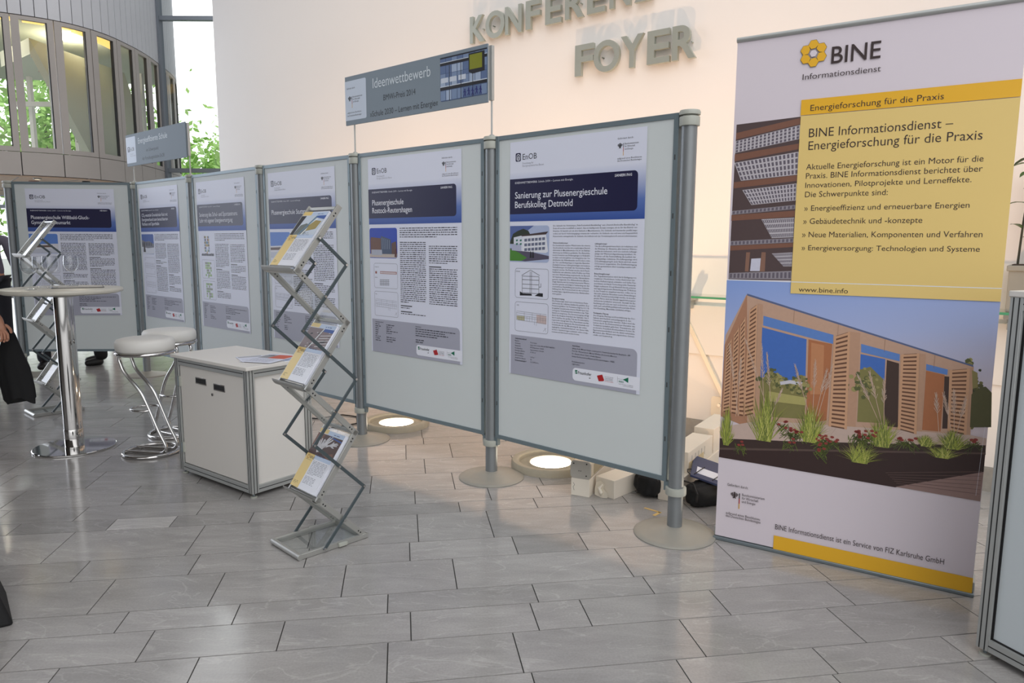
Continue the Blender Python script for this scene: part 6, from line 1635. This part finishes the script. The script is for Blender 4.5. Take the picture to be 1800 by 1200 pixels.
# long white cartons behind the end post
def slots(t, L, W, H):
    b = MB()
    for k in range(5): b.box((.06 + k * .055, -.0015, H * .35), (.062 + k * .055, .0005, H * .75), M_SILVER)
    b.build('slots', t, smooth=0)
    b = MB(); b.box((.01, -.0012, .01), (L * .62, .0, H * .5), mat('tan tape', srgb(208, 190, 150), .4)); b.build('tape', t, smooth=0)
carton((.915, 3.725, 0), math.radians(57), 1.05, .125, .13, 'long flat white carton on the floor behind the end post', None, 'white cartons on the floor')
carton((.985, 3.845, .1305), math.radians(57), .43, .125, .12, 'white carton with slotted side, stacked on the long flat carton', slots, 'white cartons on the floor')
carton((1.235, 4.235, .1305), math.radians(57), .40, .125, .15, 'plain white carton stacked at the wall end of the long flat carton', None, 'white cartons on the floor')
# adhesive tape mark on the floor
b = MB(); M_TAPE = mat('yellow floor tape', srgb(214, 180, 112), .6)
def tape(a, c, w):
    a = Vector(a); c = Vector(c); d = (c - a).normalized(); q = Vector((-d.y, d.x)) * w / 2
    b.add([(a.x - q.x, a.y - q.y, .0012), (c.x - q.x, c.y - q.y, .0012), (c.x + q.x, c.y + q.y, .0012), (a.x + q.x, a.y + q.y, .0012)], [(0, 1, 2, 3)], M_TAPE)
tape((.712, 3.66), (.785, 3.592), .016); tape((.74, 3.548), (.785, 3.598), .018)
o = b.build('floor_tape', smooth=0); tag(o, 'yellow adhesive tape corner stuck on the floor beside the end post', 'tape')
# cable on the floor behind the boards
b = MB(); b.tube([(-1.75, 5.6, .006), (-1.55, 5.55, .006), (-1.38, 5.68, .006), (-1.25, 5.62, .006), (-1.2, 5.4, .006), (-1.38, 5.25, .006)], .005, M_BLACK, n=8)
o = b.build('power_cable'); tag(o, 'thin black cable looping on the floor behind the boards', 'cable')

# ================================================================== PLANTER AND PLANT
t = empty('planter', wp(.30, .145, 1.0505), -WA, 'square grey concrete planter on the glass shelf behind the counter', 'planter')
b = MB(); b.prism(rrect(-.30, -.10, .55, .10, .006), 0, .235, mat('planter concrete', srgb(150, 146, 134), .75, noise=.06, nscale=12, bump=.2)); b.box((-.31, -.108, .215), (.56, .108, .245), mat('planter concrete', (0, 0, 0))); b.build('trough', t, bev=.004)
b = MB(); b.prism(rrect(-.29, -.09, .54, .09, .006), .244, .25, mat('soil', srgb(58, 42, 32), .9, noise=.3, nscale=40, bump=.6)); b.build('soil', t)
t = empty('potted_plant', wp(.30, .15, 1.0505 + .25), -WA, 'leafy green plant with thin stems growing in the concrete planter', 'plant')
M_PL = mat('dark glossy leaf', srgb(66, 92, 40), .35, noise=.25, nscale=20); M_ST = mat('plant stem', srgb(52, 48, 30), .6)
rng = random.Random(12)
def leaf(b, p, d, L, w):
    d = d.normalized(); s = d.cross(Vector((0, 0, 1)));
    s = s.normalized() if s.length > .01 else Vector((1, 0, 0)); u = s.cross(d)
    pts = [p]; rows = [(.0, .02), (.25, .8), (.5, 1), (.75, .7), (1, .02)]
    vs = []
    for f, ww in rows:
        c = p + d * L * f - Vector((0, 0, 1)) * L * .35 * f * f
        vs += [c - s * w * ww * .5 + u * w * .12 * ww, c - u * .001, c + s * w * ww * .5 + u * w * .12 * ww]
    fs = []
    for r in range(4):
        for c in range(2): fs.append((r * 3 + c, r * 3 + c + 1, r * 3 + c + 4, r * 3 + c + 3))
    b.add(vs, fs, M_PL)
sb = MB(); leaves = []
for k in range(9):
    x = -.27 + k * .06; y = rng.uniform(-.04, .04); h = rng.uniform(.42, .74); lean = rng.uniform(-.10, .10)
    P = [Vector((x, y, -.01)), Vector((x + lean * .2, y, h * .35)), Vector((x + lean * .6, y + rng.uniform(-.03, .03), h * .7)), Vector((x + lean, y, h))]
    sb.tube(P, [.006, .005, .004, .002], M_ST, n=7)
    for q in range(13):
        f = .22 + .78 * q / 12; i = min(int(f * 3), 2); p = P[i].lerp(P[i + 1], f * 3 - i)
        a = rng.uniform(0, 2 * PI); d = Vector((math.cos(a), math.sin(a) * .45, rng.uniform(-.1, .7)))
        lb = MB(); leaf(lb, p, d, rng.uniform(.07, .12), rng.uniform(.03, .048)); leaves.append(lb)
sb.build('stems', t)
for lb in leaves: lb.build('leaf', t, smooth=60)

# ================================================================== PEOPLE
M_SKIN = mat('skin', srgb(196, 142, 116), .5, noise=.04, nscale=20)
def skin_obj(name, nodes, edges, m, parent, sub=2):
    me = bpy.data.meshes.new(name); ks = list(nodes.keys()); ix = {k: i for i, k in enumerate(ks)}
    me.from_pydata([nodes[k][0] for k in ks], [(ix[a], ix[b]) for a, b in edges], [])
    o = bpy.data.objects.new(name, me); COL.objects.link(o); o.parent = parent
    md = o.modifiers.new('skin', 'SKIN'); md.use_smooth_shade = True; md.branch_smoothing = .6
    if not me.skin_vertices: me.attributes
    sv = me.skin_vertices[0].data if me.skin_vertices else None
    if sv is None:
        bm = bmesh.new(); bm.from_mesh(me); bm.verts.layers.skin.verify(); bm.to_mesh(me); bm.free(); sv = me.skin_vertices[0].data
    for k in ks:
        r = nodes[k][1]; sv[ix[k]].radius = r if isinstance(r, tuple) else (r, r); sv[ix[k]].use_root = False
    sv[0].use_root = True
    s = o.modifiers.new('subsurf', 'SUBSURF'); s.levels = sub; s.render_levels = sub
    me.materials.append(m)
    return o
def make_person(loc, rz, label, shirt, trouser, hair, armL, armR, sleeve=1.0, head_turn=0, legs=None, jacket=False, hold=False):
    # local frame: facing -Y, z up, height about 1.75 m; armX = (elbow, wrist) relative positions
    t = empty('person', loc, rz, label, 'person')
    Lg = legs or {-1: [(-.095, 0, .92), (-.10, -.01, .50), (-.105, .02, .09)], 1: [(.095, 0, .92), (.10, -.01, .50), (.105, .02, .09)]}
    N = {'pelvis': ((0, 0, .95), (.135, .10)), 'waist': ((0, 0, 1.10), (.125, .09)), 'chest': ((0, .005, 1.30), (.145, .10)), 'upper': ((0, .01, 1.42), (.10, .075)), 'neck': ((0, .0, 1.50), .052), 'jaw': ((0, -.012, 1.575), (.058, .07)), 'brow': ((0, -.005, 1.665), (.07, .088)), 'crown': ((0, .0, 1.725), (.05, .065)),
         'nose': ((0, -.105, 1.632), .013), 'chin': ((0, -.072, 1.56), .022)}
    E = [('pelvis', 'waist'), ('waist', 'chest'), ('chest', 'upper'), ('upper', 'neck'), ('neck', 'jaw'), ('jaw', 'brow'), ('brow', 'crown'), ('brow', 'nose'), ('jaw', 'chin')]
    for s, A in ((-1, armR), (1, armL)):
        q = 'l' if s > 0 else 'r'; el, wr, fd = Vector(A[0]), Vector(A[1]), Vector(A[2]).normalized()
        N['sh' + q] = ((s * .175, .01, 1.41), .055); N['el' + q] = (tuple(el), .040); N['fa' + q] = (tuple(el.lerp(wr, .4)), .037); N['wr' + q] = (tuple(wr), .026)
        side = Vector(A[3]).normalized() if len(A) > 3 else Vector((0, -1, 0))      # thumb side
        palm = wr + fd * .055; N['pa' + q] = (tuple(palm), (.030, .017))
        E += [('upper', 'sh' + q), ('sh' + q, 'el' + q), ('el' + q, 'fa' + q), ('fa' + q, 'wr' + q), ('wr' + q, 'pa' + q)]
        nrm = fd.cross(side).normalized() * (-s)
        for i, (off, L1) in enumerate(((.027, .038), (.009, .043), (-.009, .04), (-.026, .031))):
            b0 = wr + fd * .088 + side * off; curl = nrm * (.012 if not hold else .022)
            b1 = b0 + fd * L1 + curl * .6; b2 = b1 + fd * L1 * (.55 if not hold else .2) + curl * 1.5
            for j, (p, r) in enumerate(((b0, .0088), (b1, .008), (b2, .0068))): N['f%s%d%d' % (q, i, j)] = (tuple(p), r)
            E += [('pa' + q, 'f%s%d0' % (q, i)), ('f%s%d0' % (q, i), 'f%s%d1' % (q, i)), ('f%s%d1' % (q, i), 'f%s%d2' % (q, i))]
        t0 = wr + fd * .03 + side * .03; t1 = t0 + fd * .03 + side * .022 + nrm * .01; t2 = t1 + fd * .026 + side * .004 + nrm * .012
        for j, (p, r) in enumerate(((t0, .011), (t1, .0095), (t2, .008))): N['t%s%d' % (q, j)] = (tuple(p), r)
        E += [('pa' + q, 't%s0' % q), ('t%s0' % q, 't%s1' % q), ('t%s1' % q, 't%s2' % q)]
    for s in (-1, 1):
        q = 'l' if s > 0 else 'r'; h, k, a = Lg[s]
        N['hp' + q] = (h, .085); N['kn' + q] = (k, .056); N['cf' + q] = (tuple(Vector(k).lerp(Vector(a), .35)), .055); N['an' + q] = (a, .036); N['to' + q] = ((a[0], a[1] - .10, .04), (.024, .018))
        E += [('pelvis', 'hp' + q), ('hp' + q, 'kn' + q), ('kn' + q, 'cf' + q), ('cf' + q, 'an' + q), ('an' + q, 'to' + q)]
    skin_obj('body', N, E, M_SKIN, t)
    # face, ears, hair
    b = MB()
    for s in (-1, 1):
        b.lathe([(.0, -.012), (.009, -.006), (.012, 0), (.009, .006), (0, .012)], PWHITE, (s * .031, -.086, 1.648), n=12)
    o = b.build('eyes', t); 
    b = MB()
    for s in (-1, 1): b.lathe([(0, -.0055), (.006, 0), (0, .0055)], M_BLACK, (s * .031, -.0955, 1.648), n=10)
    b.build('pupils', t)
    b = MB(); b.tube([(-.024, -.083, 1.592), (0, -.09, 1.590), (.024, -.083, 1.592)], [.003, .0055, .003], mat('lips', srgb(150, 88, 80), .5), n=8); b.build('mouth', t)
    b = MB()
    for s in (-1, 1): b.tube([(s * .073, .012, 1.612), (s * .082, .018, 1.63), (s * .082, .016, 1.65), (s * .073, .006, 1.66)], [.006, .010, .010, .006], M_SKIN, n=8)
    b.build('ears', t)
    bm = bmesh.new(); bmesh.ops.create_icosphere(bm, subdivisions=4, radius=1)
    rng = random.Random(3)
    for v in list(bm.verts):
        c = v.co
        w = 1 + .02 * math.sin(17 * c.x + 5 * c.z) + .015 * math.sin(23 * c.y)
        v.co = Vector((c.x * .083 * w, c.y * .102 * w + .008, 1.675 + c.z * .085 * w))
    bmesh.ops.delete(bm, geom=[v for v in bm.verts if (v.co.y < -.035 and v.co.z < 1.70) or v.co.z < 1.60], context='VERTS')
    me = bpy.data.meshes.new('hair'); bm.to_mesh(me); bm.free(); me.polygons.foreach_set('use_smooth', [True] * len(me.polygons)); me.materials.append(hair)
    o = bpy.data.objects.new('hair', me); COL.objects.link(o); o.parent = t
    sm = o.modifiers.new('thick', 'SOLIDIFY'); sm.thickness = .008
    # clothing grown round the same skeleton
    S = {'pelvis': (N['pelvis'][0], (.150, .115)), 'waist': (N['waist'][0], (.142, .108)), 'chest': (N['chest'][0], (.162, .118)), 'upper': (N['upper'][0], (.115, .088)), 'collar': ((0, .004, 1.475), .066)}
    ES = [('pelvis', 'waist'), ('waist', 'chest'), ('chest', 'upper'), ('upper', 'collar')]
    for q in 'lr':
        S['sh' + q] = (N['sh' + q][0], .070); S['el' + q] = (N['el' + q][0], .055)
        ES += [('upper', 'sh' + q), ('sh' + q, 'el' + q)]
        w = Vector(N['el' + q][0]).lerp(Vector(N['wr' + q][0]), sleeve * .93)
        S['cu' + q] = (tuple(w), .050 if sleeve < .5 else .040); ES.append(('el' + q, 'cu' + q))
    if jacket: S['hem'] = ((0, 0, .80), (.155, .12)); ES.append(('pelvis', 'hem'))
    skin_obj('jacket' if jacket else 'shirt', S, ES, shirt, t)
    T = {'pelvis': ((0, 0, .98), (.143, .108))}; ET = []
    for q in 'lr':
        T['hp' + q] = (N['hp' + q][0], .096); T['kn' + q] = (N['kn' + q][0], .072); a = Vector(N['an' + q][0]); T['an' + q] = ((a.x, a.y + .012, .055), .074)
        ET += [('pelvis', 'hp' + q), ('hp' + q, 'kn' + q), ('kn' + q, 'an' + q)]
    skin_obj('trousers', T, ET, trouser, t)
    for q in 'lr':
        a = Vector(N['an' + q][0])
        SN = {'h': ((a.x, a.y + .035, .055), (.046, .054)), 'm': ((a.x, a.y - .06, .05), (.05, .05)), 't': ((a.x, a.y - .165, .036), (.044, .034))}
        skin_obj('shoe', SN, [('h', 'm'), ('m', 't')], mat('black shoe leather', srgb(24, 22, 22), .4), t)
    return t
M_SHIRT = mat('grey mauve shirt', srgb(112, 106, 122), .8, noise=.06, nscale=6); M_DARK = mat('black cloth', srgb(18, 18, 20), .85, noise=.1, nscale=9); M_NAVYT = mat('dark trousers', srgb(34, 34, 42), .85, noise=.1, nscale=9); M_HAIR = mat('dark brown hair', srgb(44, 32, 26), .6, noise=.3, nscale=60); M_HAIR2 = mat('black hair', srgb(24, 20, 20), .5, noise=.3, nscale=60)
down = lambda s, y=-.03: ((s * .235, .02, 1.12), (s * .245, y, .87), (0, -.05, -1), (0, -1, 0))
make_person((-5.97, 8.2, 0), math.radians(200), 'person in grey shirt with rolled sleeves behind the far left post', M_SHIRT, M_NAVYT, M_HAIR, down(1), ((-.24, .0, 1.13), (-.235, -.06, .89), (0, -.1, -1), (0, -1, 0)), sleeve=.18)
# person in black walking in from the left, jacket over the arm
wl = {-1: [(-.095, 0, .92), (-.10, -.10, .50), (-.105, -.02, .09)], 1: [(.095, 0, .92), (.10, .03, .50), (.105, .12, .09)]}
make_person((-3.66, 4.68, 0), math.radians(90), 'person in black at the left edge carrying a black garment', M_DARK, M_DARK, M_HAIR2, down(1), ((-.15, -.20, 1.10), (-.07, -.33, .885), (.0, -.15, -1), (.3, -1, 0)), sleeve=1.0, jacket=True, legs=wl, hold=True)
make_person((-5.05, 7.78, 0), math.radians(20), 'person in dark trousers and shoes standing behind the far left board', M_NAVYT, M_NAVYT, M_HAIR, down(1), down(-1))
make_person((-4.72, 8.05, 0), math.radians(-60), 'person in black trousers beside the other one behind the far left board', M_DARK, M_DARK, M_HAIR2, down(1), down(-1))
# black garment hanging from the hand
def drape(name, loc, lab, cat, W, Dp, H, seed):
    rng = random.Random(seed); vs = []; fs = []; nu, nv = 48, 26
    ph = [rng.uniform(0, 6) for _ in range(5)]
    for j in range(nv + 1):
        f = j / nv
        ww = W * (.16 + .84 * min(1, f * 1.9) ** .75) * (1 - .12 * max(0, f - .7) / .3)
        dd = Dp * (.25 + .75 * min(1, f * 2.2))
        for i in range(nu):
            a = 2 * PI * i / nu
            r = 1 + .10 * f * math.sin(5 * a + ph[0] + 2 * f) + .06 * f * math.sin(9 * a + ph[1])
            z = -H * f - (.05 * H * f * math.sin(3 * a + ph[2]) if j > nv * .8 else 0)
            vs.append((ww * .5 * r * math.cos(a) + .02 * math.sin(4 * f + ph[3]), dd * .5 * r * math.sin(a), z))
    for j in range(nv):
        for i in range(nu): fs.append((j * nu + i, (j + 1) * nu + i, (j + 1) * nu + (i + 1) % nu, j * nu + (i + 1) % nu))
    fs.append(tuple(range(nu))); fs.append(tuple(reversed(range(nv * nu, (nv + 1) * nu))))
    b = MB(); b.add(vs, fs, M_DARK); o = b.build(name, loc=loc, smooth=80); tag(o, lab, cat); return o
drape('folded_jacket', (-3.35, 4.74, .80), 'black garment hanging from the hand of the person in black', 'jacket', .22, .12, .47, 3)
# black bag whose corner shows at the lower left edge
t = empty('black_holdall', (-1.822, 2.452, 0), math.radians(16), 'black holdall on the floor at the lower left edge', 'bag')
b = MB(); b.add([(0, 0, 0), (-.5, -.16, 0), (-.62, .12, 0), (-.12, .28, 0), (-.075, .02, .20), (-.5, -.12, .22), (-.58, .10, .22), (-.16, .24, .20)], [(3, 2, 1, 0), (4, 5, 6, 7), (0, 1, 5, 4), (1, 2, 6, 5), (2, 3, 7, 6), (3, 0, 4, 7)], M_BAG); b.build('body', t, bev=.012, seg=3)
b = MB(); b.tube([(-.2, .0, .20), (-.24, .0, .27), (-.36, -.02, .29), (-.46, -.03, .21)], .009, M_BLACK, n=8); b.build('handle', t)
